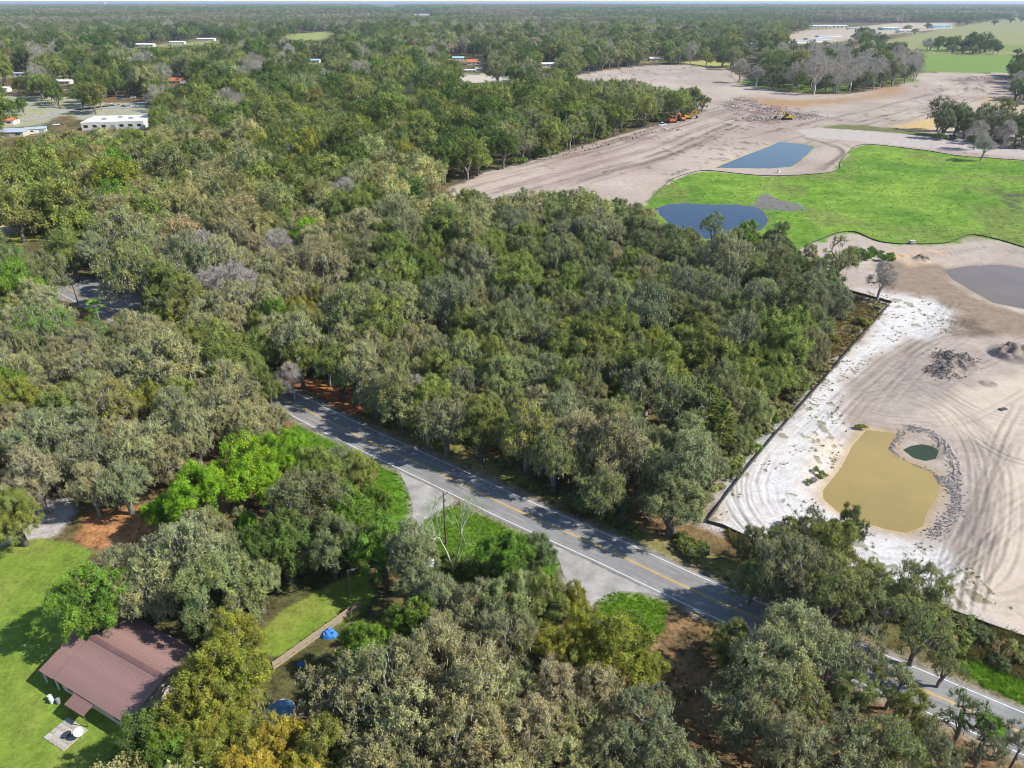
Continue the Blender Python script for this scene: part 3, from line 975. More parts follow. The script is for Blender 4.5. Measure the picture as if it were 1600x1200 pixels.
def make_tree(seed, R=7.0, Ht=13.0, base=2.4, nl=7, ncl=95, gap=.95, clump=1.35, leaves=170, leaf=.26, moss=0, twigs=6, tw_len=.9, sides=5, thick=.05, spread=.5, minb=0, sprays=7, fuzz=.20):
    rg = np.random.default_rng(seed)
    pts, outs = crown_clumps(rg, R, Ht, base, nl, ncl, gap)
    nodes, par, cnt, ends = branch_graph(rg, pts, Ht, base, R)
    rad_ = np.maximum(thick * np.sqrt(np.maximum(cnt, .6)) ** 1.12, .035)
    k = np.nonzero((par >= 0) & (cnt > minb))[0]
    ra = rad_[par[k]].copy()
    ra = np.minimum(ra, rad_[k] * 1.6)
    V1, F1 = tubes_np(nodes[par[k]], nodes[k], ra, rad_[k], sides)
    # sprays: every clump is a handful of forking twigs; the leaves sit along them
    ns = max(twigs, sprays)
    npt = len(pts)
    q = np.repeat(pts - np.array([0, 0, .25]), ns, 0)
    d = unit(np.repeat(outs, ns, 0) * .7 + rg.normal(size=(npt * ns, 3)) * .75 + np.array([0, 0, .42]))
    mid = q + d * (tw_len * rg.uniform(.4, .8, npt * ns))[:, None]
    d2 = unit(np.repeat(d, 2, 0) + rg.normal(size=(npt * ns * 2, 3)) * .6)
    mid2 = np.repeat(mid, 2, 0)
    end = mid2 + d2 * (tw_len * rg.uniform(.45, .95, npt * ns * 2))[:, None]
    SA, SB = np.concatenate([q, mid2]), np.concatenate([mid, end])
    SC_ = np.concatenate([np.repeat(np.arange(npt), ns), np.repeat(np.arange(npt), ns * 2)])
    if twigs:
        kt = rg.uniform(size=len(SA)) < twigs / ns
        Vt, Ft = tubes_np(SA[kt], SB[kt], np.full(kt.sum(), .040), np.full(kt.sum(), .016), 3)
    else:
        Vt, Ft = np.zeros((0, 3)), np.zeros((0, 4), int)
    out = {"trunk": (V1, F1), "twig": (Vt, Ft)}
    if leaves:
        n = len(pts) * leaves
        k = rg.integers(len(SA), size=n)
        ci = SC_[k]
        jit_ = rg.normal(size=(n, 3))
        C = SA[k] + (SB[k] - SA[k]) * rg.uniform(0, 1.1, n)[:, None] + jit_ * fuzz
        Nn = unit(unit(jit_) * .6 + outs[ci] * .35 + np.array([0, 0, .6]) + rg.normal(size=(n, 3)) * .6)
        Vl, Fl = cards(C, Nn, leaf * rg.uniform(.65, 1.35, n), 1.0, rg)
        cv = rg.uniform(.12, .88, len(pts))
        var = np.clip(cv[ci] + rg.normal(0, .16, n), 0, 1)
        warm = np.clip(rg.uniform(.2, .8, len(pts))[ci] + rg.normal(0, .18, n), 0, 1)
        out["crown"] = (Vl, Fl, var, warm)
    if moss:
        n = len(pts) * moss
        ci = np.repeat(np.arange(len(pts)), moss)
        C = pts[ci] + rg.normal(size=(n, 3)) * np.array([.75, .75, .35]) * clump * .8 - np.array([0, 0, .3])
        a = rg.uniform(0, 6.28, n)
        w = rg.uniform(.05, .11, n)[:, None]
        l_ = rg.uniform(.25, .85, n)[:, None]
        t = np.stack([np.cos(a), np.sin(a), np.zeros(n)], 1)
        dn = np.array([[0, 0, -1.]]) + rg.normal(size=(n, 3)) * .14
        Vm = np.stack([C - t * w, C + t * w, C + t * w * .5 + dn * l_, C - t * w * .5 + dn * l_], 1).reshape(-1, 3)
        out["moss"] = (Vm, np.arange(4 * n).reshape(-1, 4))
    return out


def as_meshes(t, kind):
    bark = M["bark_dark"] if kind == "oak" else M["bark"]
    ms = {}
    V, F = t["trunk"]
    Vt, Ft = t["twig"]
    if kind == "bare":
        ms["trunk"] = np_mesh("trunk", V, [F], [M["twig"]], smooth=True)
        ms["crown"] = np_mesh("crown", Vt, [Ft], [M["twig"]])
    else:
        ms["trunk"] = np_mesh("trunk", np.concatenate([V, Vt]), [F, Ft + len(V)], [bark, M["twig"]], mat_idx=np.r_[np.zeros(len(F), int), np.ones(len(Ft), int)], smooth=True)
        Vl, Fl, va, wa = t["crown"]
        ms["crown"] = np_mesh("crown", Vl, [Fl], [M["leaf"]], face_attr={"var": va, "warm": wa})
    if "moss" in t:
        ms["moss"] = np_mesh("moss", t["moss"][0], [t["moss"][1]], [M["moss"]])
    return ms


PROTO = {
    "oak": [as_meshes(make_tree(100 + i, nl=9 + i % 4, ncl=150, gap=.66, leaves=240, Ht=12.0 + i % 3, twigs=2, tw_len=.85, leaf=.132, fuzz=.20), "oak") for i in range(7)],
    "mossy": [as_meshes(make_tree(200 + i, nl=9 + i % 4, ncl=130, gap=.70, leaves=175, Ht=12.5 + i % 3, moss=9, twigs=6, tw_len=.95, leaf=.12, fuzz=.15), "mossy") for i in range(7)],
    "sparse": [as_meshes(make_tree(300 + i, nl=8, ncl=62, gap=1.1, leaves=110, Ht=12.5, moss=7, twigs=7, tw_len=1.0, leaf=.155, thick=.065, fuzz=.15), "mossy") for i in range(4)],
    "bare": [as_meshes(make_tree(400 + i, R=6, nl=6, ncl=80, leaves=0, Ht=13, base=3.5, twigs=20, tw_len=1.25, thick=.05), "bare") for i in range(4)],
    "shrub": [as_meshes(make_tree(500 + i, R=2.2, Ht=2.3, base=.3, nl=6, ncl=30, gap=.35, leaves=95, leaf=.12, twigs=3, tw_len=.42, thick=.02, fuzz=.12), "mossy") for i in range(4)],
}


def pine_meshes(seed):
    rg = np.random.default_rng(seed)
    Ht = 17.
    A, B, ra, rb, C, O = [], [], [], [], [], []
    zs = np.linspace(0, Ht, 9)
    cx = np.cumsum(rg.normal(0, .06, 9))
    for i in range(8):
        A.append((cx[i], 0, zs[i] - (.3 if i == 0 else 0)))
        B.append((cx[i + 1], 0, zs[i + 1]))
        ra.append(.24 * (1 - i / 9))
        rb.append(.24 * (1 - (i + 1) / 9))
    for k in range(46):
        z = Ht * (.38 + .6 * (k / 46) ** .9)
        a = k * 2.4 + rg.uniform(-.4, .4)
        L_ = (3.1 * (1 - ((z / Ht) - .38) / .66) + .5) * rg.uniform(.7, 1.15)
        p = np.array([np.interp(z, zs, cx), 0, z])
        q = p + np.array([math.cos(a) * L_, math.sin(a) * L_, L_ * .22])
        A.append(p)
        B.append(q)
        ra.append(.05)
        rb.append(.02)
        for s in np.linspace(.45, 1, max(2, int(L_ * 1.6))):
            C.append(p * (1 - s) + q * s)
            O.append(unit(q - p))
    V, F = tubes_np(np.array(A, float), np.array(B, float), np.array(ra), np.array(rb), 6)
    C, O = np.array(C), np.array(O)
    n = len(C) * 60
    ci = np.repeat(np.arange(len(C)), 60)
    u = unit(rg.normal(size=(n, 3)))
    Vl, Fl = cards(C[ci] + u * .5 * rg.uniform(.3, 1, (n, 1)) * np.array([1, 1, .6]), unit(np.cross(u, rg.normal(size=(n, 3))) + np.array([0, 0, .4])), rg.uniform(.14, .3, n), 1.2, rg)
    Vl = Vl
    return {"trunk": np_mesh("trunk", V, [F], [M["bark"]], smooth=True),
            "crown": np_mesh("crown", Vl, [Fl], [M["leaf"]], face_attr={"var": rg.uniform(.2, .8, n), "warm": rg.uniform(.1, .7, n)})}


def palm_meshes(seed):
    rg = np.random.default_rng(seed)
    Ht = 6.5
    A = [np.array([0, 0, -.2]), np.array([.08, .03, 2.2]), np.array([.2, .05, 4.4])]
    B = A[1:] + [np.array([.25, .1, Ht])]
    V, F = tubes_np(np.array(A), np.array(B), np.array([.26, .21, .2]), np.array([.21, .2, .22]), 8)
    VL, var = [], []
    top = np.array([.25, .1, Ht])
    for k in range(34):
        a = k * 2.4
        el = rg.uniform(-.7, 1.2)
        d = np.array([math.cos(a) * math.cos(el), math.sin(a) * math.cos(el), math.sin(el)])
        c = top + d * 1.0
        side = unit(np.cross(d, [0, 0, 1.]))
        up = np.cross(side, d)
        cvar = rg.uniform(.3, .8)
        for j in range(15):                       # a fan of narrow leaf blades
            b = (j / 14 - .5) * 2.5
            e = unit(d * math.cos(b) + side * math.sin(b) - up * .10 * abs(b))
            tip = c + e * rg.uniform(.8, 1.05) + np.array([0, 0, -.22])
            w = np.cross(e, up) * .045
            m_ = (c + tip) / 2
            VL += [c, m_ - w, tip, m_ + w]
            var.append(cvar)
    Vl = np.array(VL)
    ns = len(var)
    As = np.array([top] * 34)
    return {"trunk": np_mesh("trunk", V, [F], [M["bark"]], smooth=True),
            "crown": np_mesh("crown", Vl, [np.arange(4 * ns).reshape(-1, 4)], [M["leaf"]], face_attr={"var": np.array(var), "warm": np.full(ns, .4)})}


PROTO["pine"] = [pine_meshes(i) for i in (1, 2)]
PROTO["palm"] = [palm_meshes(i) for i in (3, 4)]
SIZE = {"oak": (7., 13.), "mossy": (7., 13.5), "sparse": (7., 12.5), "bare": (6.5, 13.5), "shrub": (2.2, 2.3), "pine": (3.4, 17.), "palm": (2., 7.5)}
TINT = {"deep": (.13, .19, .042), "olive": (.255, .30, .080), "khaki": (.39, .39, .17), "greyg": (.285, .315, .145), "lime": (.225, .41, .022), "yolive": (.29, .305, .05),
        "orange": (.41, .325, .05), "fresh": (.17, .285, .04), "tan": (.40, .345, .19), "brown": (.33, .235, .12), "bare": (.2, .18, .17), "dgrey": (.19, .225, .10)}
WORD = {"deep": "deep green", "olive": "olive green", "khaki": "pale khaki", "greyg": "grey-green", "lime": "bright lime green", "yolive": "yellow-green", "orange": "orange-yellow",
        "fresh": "fresh green", "tan": "dull tan", "brown": "rusty brown", "bare": "leafless grey", "dgrey": "dark grey-green"}
NAME = {"oak": "oak_tree", "mossy": "mossy_oak_tree", "sparse": "open_crowned_oak_tree", "bare": "bare_tree", "shrub": "shrub", "pine": "pine_tree", "palm": "palm_tree"}
NOUN = {"oak": "dense oak", "mossy": "moss-draped oak", "sparse": "thin-crowned oak", "bare": "bare tree", "shrub": "low shrub", "pine": "slender pine", "palm": "fan palm"}

# trees one can single out in the photo: crown centre in photo pixels, crown radius in metres, kind, tint
HAND = [
    (258, 445, 7.5, "oak", "olive"), (292, 472, 7.5, "oak", "olive"), (152, 392, 8.0, "mossy", "greyg"), (205, 408, 8.0, "oak", "olive"), (236, 482, 4.6, "oak", "dgrey"), (318, 500, 7.0, "mossy", "khaki"), (110, 395, 7.5, "oak", "olive"),
    (370, 722, 7.8, "oak", "lime"), (440, 705, 5.4, "oak", "lime"), (302, 768, 6.6, "oak", "lime"), (255, 795, 3.6, "oak", "lime"), (390, 832, 3.2, "oak", "lime"), (420, 750, 4.2, "oak", "lime"),
    (480, 790, 7.5, "oak", "dgrey"), (545, 800, 5.0, "oak", "fresh"), (440, 845, 6.0, "oak", "deep"), (515, 845, 5.5, "oak", "dgrey"), (590, 775, 3.6, "oak", "fresh"), (500, 720, 4.5, "oak", "olive"),
    (290, 870, 8.0, "mossy", "greyg"), (345, 925, 6.8, "oak", "greyg"), (225, 905, 6.0, "mossy", "greyg"), (135, 935, 6.0, "oak", "fresh"), (180, 900, 4.5, "mossy", "greyg"), (400, 905, 4.6, "oak", "greyg"),
    (365, 1000, 4.6, "oak", "yolive"), (345, 1060, 6.2, "oak", "yolive"), (315, 1115, 5.4, "oak", "yolive"), (372, 1102, 4.2, "mossy", "yolive"), (385, 1045, 3.2, "oak", "yolive"),
    (432, 1178, 4.6, "oak", "orange"), (345, 1182, 5.0, "oak", "yolive"), (230, 1165, 4.6, "oak", "deep"), (272, 1185, 4.6, "oak", "fresh"), (375, 1230, 5.0, "oak", "orange"), (480, 1235, 5, "oak", "orange"),
    (505, 1095, 5.2, "sparse", "khaki"), (566, 1012, 4.2, "oak", "fresh"), (600, 1075, 6.5, "mossy", "khaki"), (575, 1130, 5.0, "sparse", "khaki"), (690, 1035, 6.8, "mossy", "khaki"), (650, 1130, 6.5, "mossy", "khaki"), (750, 1085, 6.8, "mossy", "khaki"),
    (725, 1165, 6.0, "mossy", "khaki"), (590, 1185, 5.5, "mossy", "khaki"), (505, 1175, 4.6, "oak", "olive"), (790, 1010, 5.2, "mossy", "greyg"), (655, 965, 4.4, "oak", "fresh"), (622, 980, 3.2, "oak", "fresh"),
    (690, 945, 4.8, "mossy", "greyg"), (745, 950, 5.2, "mossy", "greyg"), (800, 930, 5.0, "oak", "greyg"), (790, 865, 5.0, "oak", "fresh"), (835, 865, 4.0, "oak", "dgrey"), (850, 935, 4.2, "oak", "olive"),
    (960, 1015, 5.8, "oak", "yolive"), (915, 975, 4.4, "oak", "yolive"), (1000, 1045, 4.2, "oak", "yolive"), (890, 1020, 4.2, "oak", "yolive"), (895, 930, 2.8, "oak", "yolive"), (850, 1010, 4.5, "oak", "yolive"),
    (985, 985, 3.4, "oak", "fresh"), (865, 1075, 4.8, "mossy", "tan"), (935, 1085, 4.6, "mossy", "tan"), (815, 1090, 4.5, "mossy", "khaki"), (830, 1150, 5.2, "mossy", "tan"), (905, 1140, 4.5, "mossy", "khaki"),
    (1010, 1150, 5.6, "mossy", "greyg"), (955, 1185, 5.0, "mossy", "greyg"), (880, 1200, 5.0, "mossy", "khaki"), (780, 1215, 5.5, "mossy", "khaki"), (1060, 1215, 4.5, "mossy", "greyg"),
    (1200, 1045, 6.4, "mossy", "greyg"), (1165, 1110, 5.2, "mossy", "greyg"), (1255, 985, 6.6, "mossy", "greyg"), (1305, 915, 6.0, "mossy", "olive"), (1235, 895, 6.0, "mossy", "greyg"), (1180, 900, 3.6, "mossy", "olive"),
    (1385, 930, 5.4, "sparse", "olive"), (1442, 985, 4.6, "sparse", "olive"), (1350, 1010, 4.0, "sparse", "greyg"), (1400, 1065, 3.2, "sparse", "olive"), (1300, 1020, 3.6, "sparse", "greyg"), (1262, 1095, 4.6, "sparse", "olive"), (1310, 1165, 5.4, "sparse", "greyg"), (1240, 1175, 5.2, "mossy", "greyg"),
    (1400, 1185, 5.0, "sparse", "olive"), (1380, 1155, 3.6, "sparse", "greyg"), (1455, 1175, 4.2, "sparse", "greyg"), (1480, 1035, 2.8, "sparse", "olive"), (1440, 920, 4.4, "mossy", "olive"), (1510, 1115, 3.2, "sparse", "fresh"),
    (1266, 815, 3.2, "sparse", "dgrey"), (1328, 818, 3.2, "oak", "dgrey"), (1292, 842, 2.4, "oak", "yolive"), (1225, 850, 3.6, "mossy", "olive"),
    (1128, 665, 3.4, "pine", "olive"), (1108, 640, 3.4, "pine", "olive"), (1240, 478, 8.5, "oak", "dgrey"), (1215, 430, 7.0, "oak", "dgrey"), (1290, 442, 4.6, "sparse", "yolive"), (1280, 505, 5.4, "sparse", "olive"),
    (1380, 432, 5.6, "bare", "bare"), (1115, 352, 6.0, "sparse", "fresh"), (1165, 375, 7.0, "oak", "fresh"), (1215, 375, 6.5, "oak", "dgrey"), (1000, 335, 4.6, "mossy", "brown"), (1070, 372, 5.0, "oak", "olive"),
    (482, 372, 7.2, "oak", "lime"), (468, 392, 4.5, "oak", "lime"), (432, 386, 4.0, "oak", "lime"), (652, 612, 4.4, "bare", "bare"), (855, 462, 3.4, "oak", "orange"), (908, 578, 3.4, "mossy", "tan"),
    (500, 470, 4.2, "oak", "yolive"), (1135, 582, 3.0, "bare", "bare"), (345, 545, 7.5, "oak", "olive"), (400, 540, 6.0, "oak", "olive"), (30, 430, 7.5, "oak", "fresh"), (55, 480, 6.0, "oak", "fresh"), (20, 500, 6, "oak", "olive"),
    (150, 480, 3.0, "palm", "fresh"), (78, 472, 2.4, "palm", "fresh"), (255, 500, 4.0, "oak", "yolive"), (455, 590, 4.0, "bare", "bare"), (205, 580, 6.5, "mossy", "khaki"), (120, 560, 6.5, "mossy", "khaki"),
    (270, 640, 7.0, "mossy", "khaki"), (340, 640, 6.8, "mossy", "khaki"), (395, 655, 5.6, "mossy", "khaki"), (180, 640, 6.5, "mossy", "yolive"), (100, 640, 6.5, "oak", "olive"), (60, 690, 6.5, "mossy", "greyg"),
    (130, 700, 6.5, "mossy", "greyg"), (210, 700, 6.4, "mossy", "khaki"), (265, 710, 5.4, "mossy", "khaki"), (50, 745, 6.0, "mossy", "tan"), (20, 800, 5.0, "oak", "olive"), (140, 755, 5.0, "mossy", "khaki"), (190, 750, 5.4, "mossy", "greyg"),
    (30, 620, 6.5, "oak", "yolive"), (505, 320, 7, "oak", "greyg"), (1158, 106, 13, "bare", "bare"), (1184, 114, 11, "bare", "bare"), (1478, 190, 8.5, "oak", "dgrey"), (1500, 182, 8, "mossy", "greyg"),
    (1530, 205, 8.5, "bare", "bare"), (1555, 190, 8.5, "bare", "bare"), (1575, 205, 8, "bare", "bare"), (1540, 225, 7, "bare", "bare"), (1600, 190, 8, "mossy", "tan"), (1512, 195, 7, "oak", "dgrey"), (1592, 135, 10, "oak", "dgrey"),
    (1455, 70, 13, "bare", "bare"), (1476, 62, 14, "bare", "bare"), (1490, 74, 12, "mossy", "dgrey"), (1506, 77, 10, "oak", "dgrey"), (1522, 77, 10, "oak", "dgrey"), (1540, 72, 13, "oak", "dgrey"), (1558, 70, 13, "oak", "dgrey"), (1592, 79, 9, "oak", "dgrey"),
    (1418, 42, 15, "mossy", "greyg"), (1450, 39, 15, "oak", "dgrey"), (1500, 32, 18, "oak", "dgrey"), (1512, 33, 18, "oak", "dgrey"), (1580, 30, 20, "oak", "dgrey"), (1555, 34, 16, "oak", "dgrey"), (1597, 28, 22, "oak", "dgrey"), (1430, 47, 12, "mossy", "greyg"), (1380, 60, 15, "oak", "dgrey"), (1360, 55, 15, "bare", "bare"), (1340, 58, 16, "oak", "dgrey"),
    (1545, 1135, 2., "palm", "fresh"), (1455, 620, 0, "none", ""), (1575, 1150, 2.6, "sparse", "dgrey"), (1540, 1165, 2.4, "sparse", "greyg"),
]
HAND = [h_ for h_ in HAND if h_[3] != "none"]
CTRL = [(60, 520, "olive2 khaki2 fresh1"), (200, 560, "khaki5 greyg2 olive1"), (330, 600, "khaki5 olive2"), (120, 680, "greyg3 olive3 khaki1"), (250, 680, "khaki4 yolive1"), (60, 770, "tan2 olive2 brown1"),
        (350, 560, "olive3 fresh1"), (250, 420, "olive3 greyg2 khaki1"), (400, 440, "khaki4 tan1 bare1"), (520, 480, "khaki3 olive2 yolive1"), (560, 560, "khaki3 olive3"), (650, 420, "greyg3 olive3 deep1"),
        (720, 330, "greyg3 olive2 khaki2"), (760, 480, "greyg2 olive3 dgrey1"), (850, 420, "olive3 greyg2 dgrey2"), (950, 360, "greyg3 dgrey3 khaki1"), (1000, 480, "olive3 greyg2 dgrey2"), (1150, 430, "greyg2 olive1 dgrey3"),
        (900, 580, "olive5 greyg3 khaki1"), (1050, 600, "yolive1 olive5 greyg2"), (850, 660, "yolive1 olive4 khaki2 greyg1"), (950, 700, "khaki2 olive2 greyg1"), (1080, 740, "khaki2 greyg3"), (680, 660, "olive3 greyg1 dgrey1"),
        (500, 340, "khaki3 olive2 bare1"), (300, 340, "khaki4 tan1 olive1"), (150, 300, "olive2 yolive1 fresh1 khaki1"), (100, 260, "olive3 khaki1 greyg1"), (300, 230, "khaki2 greyg2 bare1 olive1"), (500, 220, "deep3 olive3 yolive1"),
        (700, 180, "deep3 olive3"), (900, 180, "olive3 deep1 greyg1"), (1000, 200, "greyg2 olive2 fresh1"), (600, 280, "khaki3 greyg2 bare1"), (300, 150, "greyg1 olive2 bare2 deep1"), (100, 150, "olive2 deep2 bare1"),
        (600, 120, "deep2 olive2 greyg1 bare1"), (900, 100, "deep2 greyg2 bare1 olive1"), (1300, 110, "bare5 dgrey1"), (1400, 100, "bare5 dgrey1"), (1350, 75, "deep2 bare1"), (1200, 80, "deep2 greyg2 olive1"), (1500, 60, "deep3"),
        (1540, 190, "bare2 dgrey2"), (800, 60, "deep2 greyg2 bare1"), (500, 90, "deep3 greyg1 bare1"), (200, 60, "deep3 greyg1 bare1"), (600, 1080, "khaki5 tan1"), (750, 960, "greyg2 olive2 khaki1"), (850, 1130, "tan2 khaki2"),
        (1250, 1000, "greyg2 olive2"), (1380, 1000, "olive2 greyg1"), (300, 900, "greyg3 olive1"), (560, 950, "fresh1 greyg1")]
CTRL_XY = np.array([(a, b) for a, b, _ in CTRL], float)
CTRL_T = [[(w[:-1], int(w[-1])) for w in s.split()] for _, _, s in CTRL]
# parts of the photo where the ground itself is in view: no crown may stand in front of them
VIEW = [[(235, 792), (300, 738), (340, 688), (400, 668), (462, 678), (478, 720), (440, 762), (400, 792), (330, 802), (260, 816)], [(1345, 410), (1410, 410), (1400, 470), (1370, 492), (1352, 470)], [(430, 1045), (577, 940), (588, 955), (520, 1003), (440, 1062)], [(500, 978), (527, 978), (527, 1002), (500, 1002)], [(424, 1092), (462, 1092), (462, 1138), (424, 1138)], [(665, 765), (765, 765), (740, 880), (705, 893), (680, 850)],
        [(440, 600), (500, 625), (600, 668), (720, 728), (860, 788), (1000, 850), (1110, 898), (1195, 940), (1150, 975), (1050, 945), (1035, 985), (990, 990), (940, 935), (900, 925), (880, 872), (800, 826), (770, 806), (660, 840), (640, 830), (638, 760), (600, 725), (540, 694), (470, 655)],
        [(0, 855), (80, 845), (140, 862), (112, 890), (80, 960), (60, 1030), (150, 1130), (160, 1200), (-50, 1260), (-100, 900)],
        [(60, 1045), (100, 1000), (180, 970), (285, 1000), (275, 1060), (225, 1122), (150, 1160), (80, 1160)], [(440, 962), (470, 940), (545, 908), (560, 945), (470, 1005), (432, 1000)],
        [(1045, 960), (1105, 965), (1110, 1050), (1130, 1150), (1110, 1180), (1040, 1120), (1045, 1060)],
        [(1095, 815), (1130, 765), (1177, 705), (1262, 605), (1300, 560), (1392, 478), (1420, 400), (1340, 366), (1400, 384), (1600, 390), (1700, 500), (1700, 1000), (1600, 990), (1480, 945), (1420, 875), (1340, 840), (1290, 800), (1180, 828)],
        [(1025, 312), (1040, 345), (1085, 362), (1140, 350), (1200, 352), (1250, 384), (1310, 366), (1600, 388), (1600, 255), (1450, 240), (1340, 232), (1300, 272), (1110, 270), (1050, 284)],
        [(715, 289), (780, 298), (860, 285), (940, 300), (1010, 314), (1040, 290), (1110, 266), (1200, 274), (1300, 268), (1340, 226), (1440, 232), (1400, 195), (1440, 150), (1580, 116), (1440, 116), (1400, 136), (1330, 148), (1200, 144), (1110, 170), (1080, 190), (950, 222), (800, 264)],
        [(885, 122), (950, 110), (1015, 103), (1062, 102), (1130, 108), (1110, 140), (1060, 132), (960, 124)],
        [(82, 428), (215, 455), (200, 478), (160, 484), (80, 464)], [(18, 350), (84, 336), (105, 340), (80, 362), (20, 372)], [(1510, 1085), (1700, 1120), (1700, 1250), (1560, 1230), (1580, 1160)],
        [(1485, 965), (1600, 1005), (1640, 1100), (1560, 1080), (1500, 1040)], [(150, 805), (235, 800), (235, 842), (160, 845)], [(55, 815), (105, 790), (100, 825), (60, 838)], [(830, 775), (930, 825), (1000, 835), (1150, 890), (1090, 895), (920, 820)],
        [(1300, 565), (1385, 485), (1350, 470), (1300, 520)], [(340, 284), (425, 266), (400, 276)], [(143, 176), (230, 178), (230, 196), (190, 198), (143, 188)], [(165, 150), (225, 150), (225, 172), (165, 172)], [(70, 172), (120, 168), (120, 182), (50, 192)],
        [(708, 118), (785, 118), (820, 122), (740, 130)], PASTURE, [(1365, 74), (1430, 66), (1440, 84), (1400, 82)], [(1575, 70), (1600, 70), (1600, 84), (1575, 84)], [(1480, 46), (1600, 28), (1600, 66), (1450, 68), (1420, 60)],
        [(1225, 66), (1330, 48), (1335, 58), (1270, 68)], [(1262, 38), (1320, 36), (1320, 44), (1262, 44)], [(1372, 36), (1420, 36), (1420, 50), (1372, 48)], [(1455, 34), (1482, 34), (1482, 44), (1455, 44)], FIELD_FAR, [(730, 88), (750, 88), (755, 112), (725, 114)],
        [(1070, 97), (1150, 96), (1145, 104), (1080, 102)], [(265, 120), (287, 120), (287, 129), (265, 129)], [(845, 97), (868, 97), (868, 104), (845, 104)], [(220, 72), (235, 65), (345, 60), (345, 66), (240, 74)], [(0, 140), (70, 140), (70, 150), (0, 150)], [(0, 178), (20, 178), (20, 192), (0, 192)],
        [(585, 8), (625, 8), (625, 15), (585, 15)], [(648, 22), (678, 20), (678, 26), (648, 26)], [(150, 1), (170, 1), (170, 9), (150, 9)], [(80, 116), (118, 116), (118, 124), (80, 124)], [(95, 124), (112, 122), (112, 130), (95, 130)], [(10, 112), (36, 112), (36, 119), (10, 119)],
        [(484, 90), (500, 90), (500, 98), (484, 98)], [(1150, 128), (1195, 128), (1195, 138), (1165, 136)]]
CLEAR = [[(1600, 248), (2150, 320), (2150, 640), (1900, 620), (1590, 520), (1580, 378)], NEAR_SAND, UPPER_SAND, MARSH, LAWN, SIDE_LAWN, PASTURE, PASTURE_PALE, COMMERCE, DRIVE_A, DRIVE_B, APRON, PATH_A, GRAVEL, VERGE_C, VERGE_E, LITTER, SAND_PATCH, FIELD_FAR, FIELD_MID, LEFT_FIELD, LEFT_FIELD2, LOT_FAR, BLUE_POND_A]
ALLOW = [TREE_ISLAND, [(1440, 77), (1500, 75), (1565, 81), (1565, 85), (1440, 83)], [(1580, 118), (1660, 118), (1660, 165), (1585, 160)], [(1462, 200), (1600, 215), (1700, 225), (1700, 240), (1540, 228), (1455, 212)]]


def forbidden(x, y, r, Ht, full=True):
    """no trunk in a clearing; no crown in front of ground that the photo shows open"""
    P = np.stack([x, y], 1)
    bad = np.zeros(len(x), bool)
    base_px = proj(np.column_stack([x, y, np.zeros(len(x))]))
    ok_here = np.zeros(len(x), bool)
    for pl in ALLOW:
        ok_here |= in_poly(base_px, pl)
    for pl in CLEAR:
        bad |= in_poly(base_px, pl) & ~ok_here
    bad |= line_dist(P, ROAD[::2]) < 6.5
    zc = Ht * .62
    tests = [(0, 0, zc), (-.9, 0, zc), (.9, 0, zc), (0, .9, zc), (0, -.9, zc), (0, 0, Ht * .95), (-.6, -.6, zc * .8), (.6, -.6, zc * .8), (-.6, 0, zc * 1.3), (.6, 0, zc * 1.3), (0, 0, Ht * .4)]
    for dx, dy, z in tests:
        q = proj(np.column_stack([x + dx * r, y + dy * r, z * np.ones(len(x))]))
        for pl in VIEW:
            bad |= in_poly(q, pl) & ~ok_here
    return bad


def hides_box(x, y, r, Ht):
    top = proj(np.column_stack([x, y, Ht]))
    bot = proj(np.column_stack([x, y, Ht * .1]))
    rp = F_PX * r / (y * cp + (CAM_H - Ht * .5) * sp)
    bad = np.zeros(len(x), bool)
    for x0, x1, y0, y1 in BOXES:
        bad |= (top[:, 0] + rp > x0) & (top[:, 0] - rp < x1) & (top[:, 1] < y1 - 1) & (bot[:, 1] > y0)
    return bad


def pick_tint(px, rg):
    d = np.hypot(CTRL_XY[:, 0] - px[0] - rg.normal(0, 22), (CTRL_XY[:, 1] - px[1] - rg.normal(0, 12)) * 1.6)
    o = CTRL_T[int(np.argmin(d))]
    w = np.array([k[1] for k in o], float)
    return o[rg.choice(len(o), p=w / w.sum())][0]


TREES = []            # x, y, r, height, kind, tint, by hand
cell = {}


def occupied(x, y, r, k):
    cx, cy_ = int(x // 10), int(y // 10)
    for i in range(cx - 3, cx + 4):
        for j in range(cy_ - 3, cy_ + 4):
            for (a, b, q) in cell.get((i, j), ()):
                if (a - x) ** 2 + (b - y) ** 2 < (k * (q + r)) ** 2:
                    return True
    return False


def put(x, y, r, Ht, kind, tint, hand):
    TREES.append((x, y, r, Ht, kind, tint, hand))
    cell.setdefault((int(x // 10), int(y // 10)), []).append((x, y, r))


for (px, py, r, kind, tint) in HAND:
    Ht = 1.9 * r + 3.2 if kind not in ("pine", "palm") else SIZE[kind][1] * r / SIZE[kind][0]
    if at(px, py)[1] > 1300:
        Ht = 1.2 * r + 2.0                                             # field trees, low and spreading
    x, y, _ = at(px, py, Ht * (.62 if kind != "palm" else .85))
    put(x, y, r, Ht, kind, tint, True)
tr = np.random.default_rng(12)
ND = 70000
rr_ = np.sqrt(tr.uniform(38 ** 2, 1380 ** 2, ND))
k_ = tr.uniform(0, 1, ND) < .35                                        # extra darts near the camera
rr_[k_] = np.sqrt(tr.uniform(38 ** 2, 420 ** 2, k_.sum()))
k_ = tr.uniform(0, 1, ND) < .12
rr_[k_] = np.sqrt(tr.uniform(1380 ** 2, 2700 ** 2, k_.sum()))               # loose trees among the distant roofs
aa_ = tr.uniform(math.radians(-44), math.radians(44), ND)
X_, Y_ = rr_ * np.sin(aa_), rr_ * np.cos(aa_)
RM_ = np.interp(rr_, [50, 110, 220, 400, 650, 1400], [4.9, 5.4, 6.9, 8.6, 10.6, 12.5])        # the woods farther off are older and taller
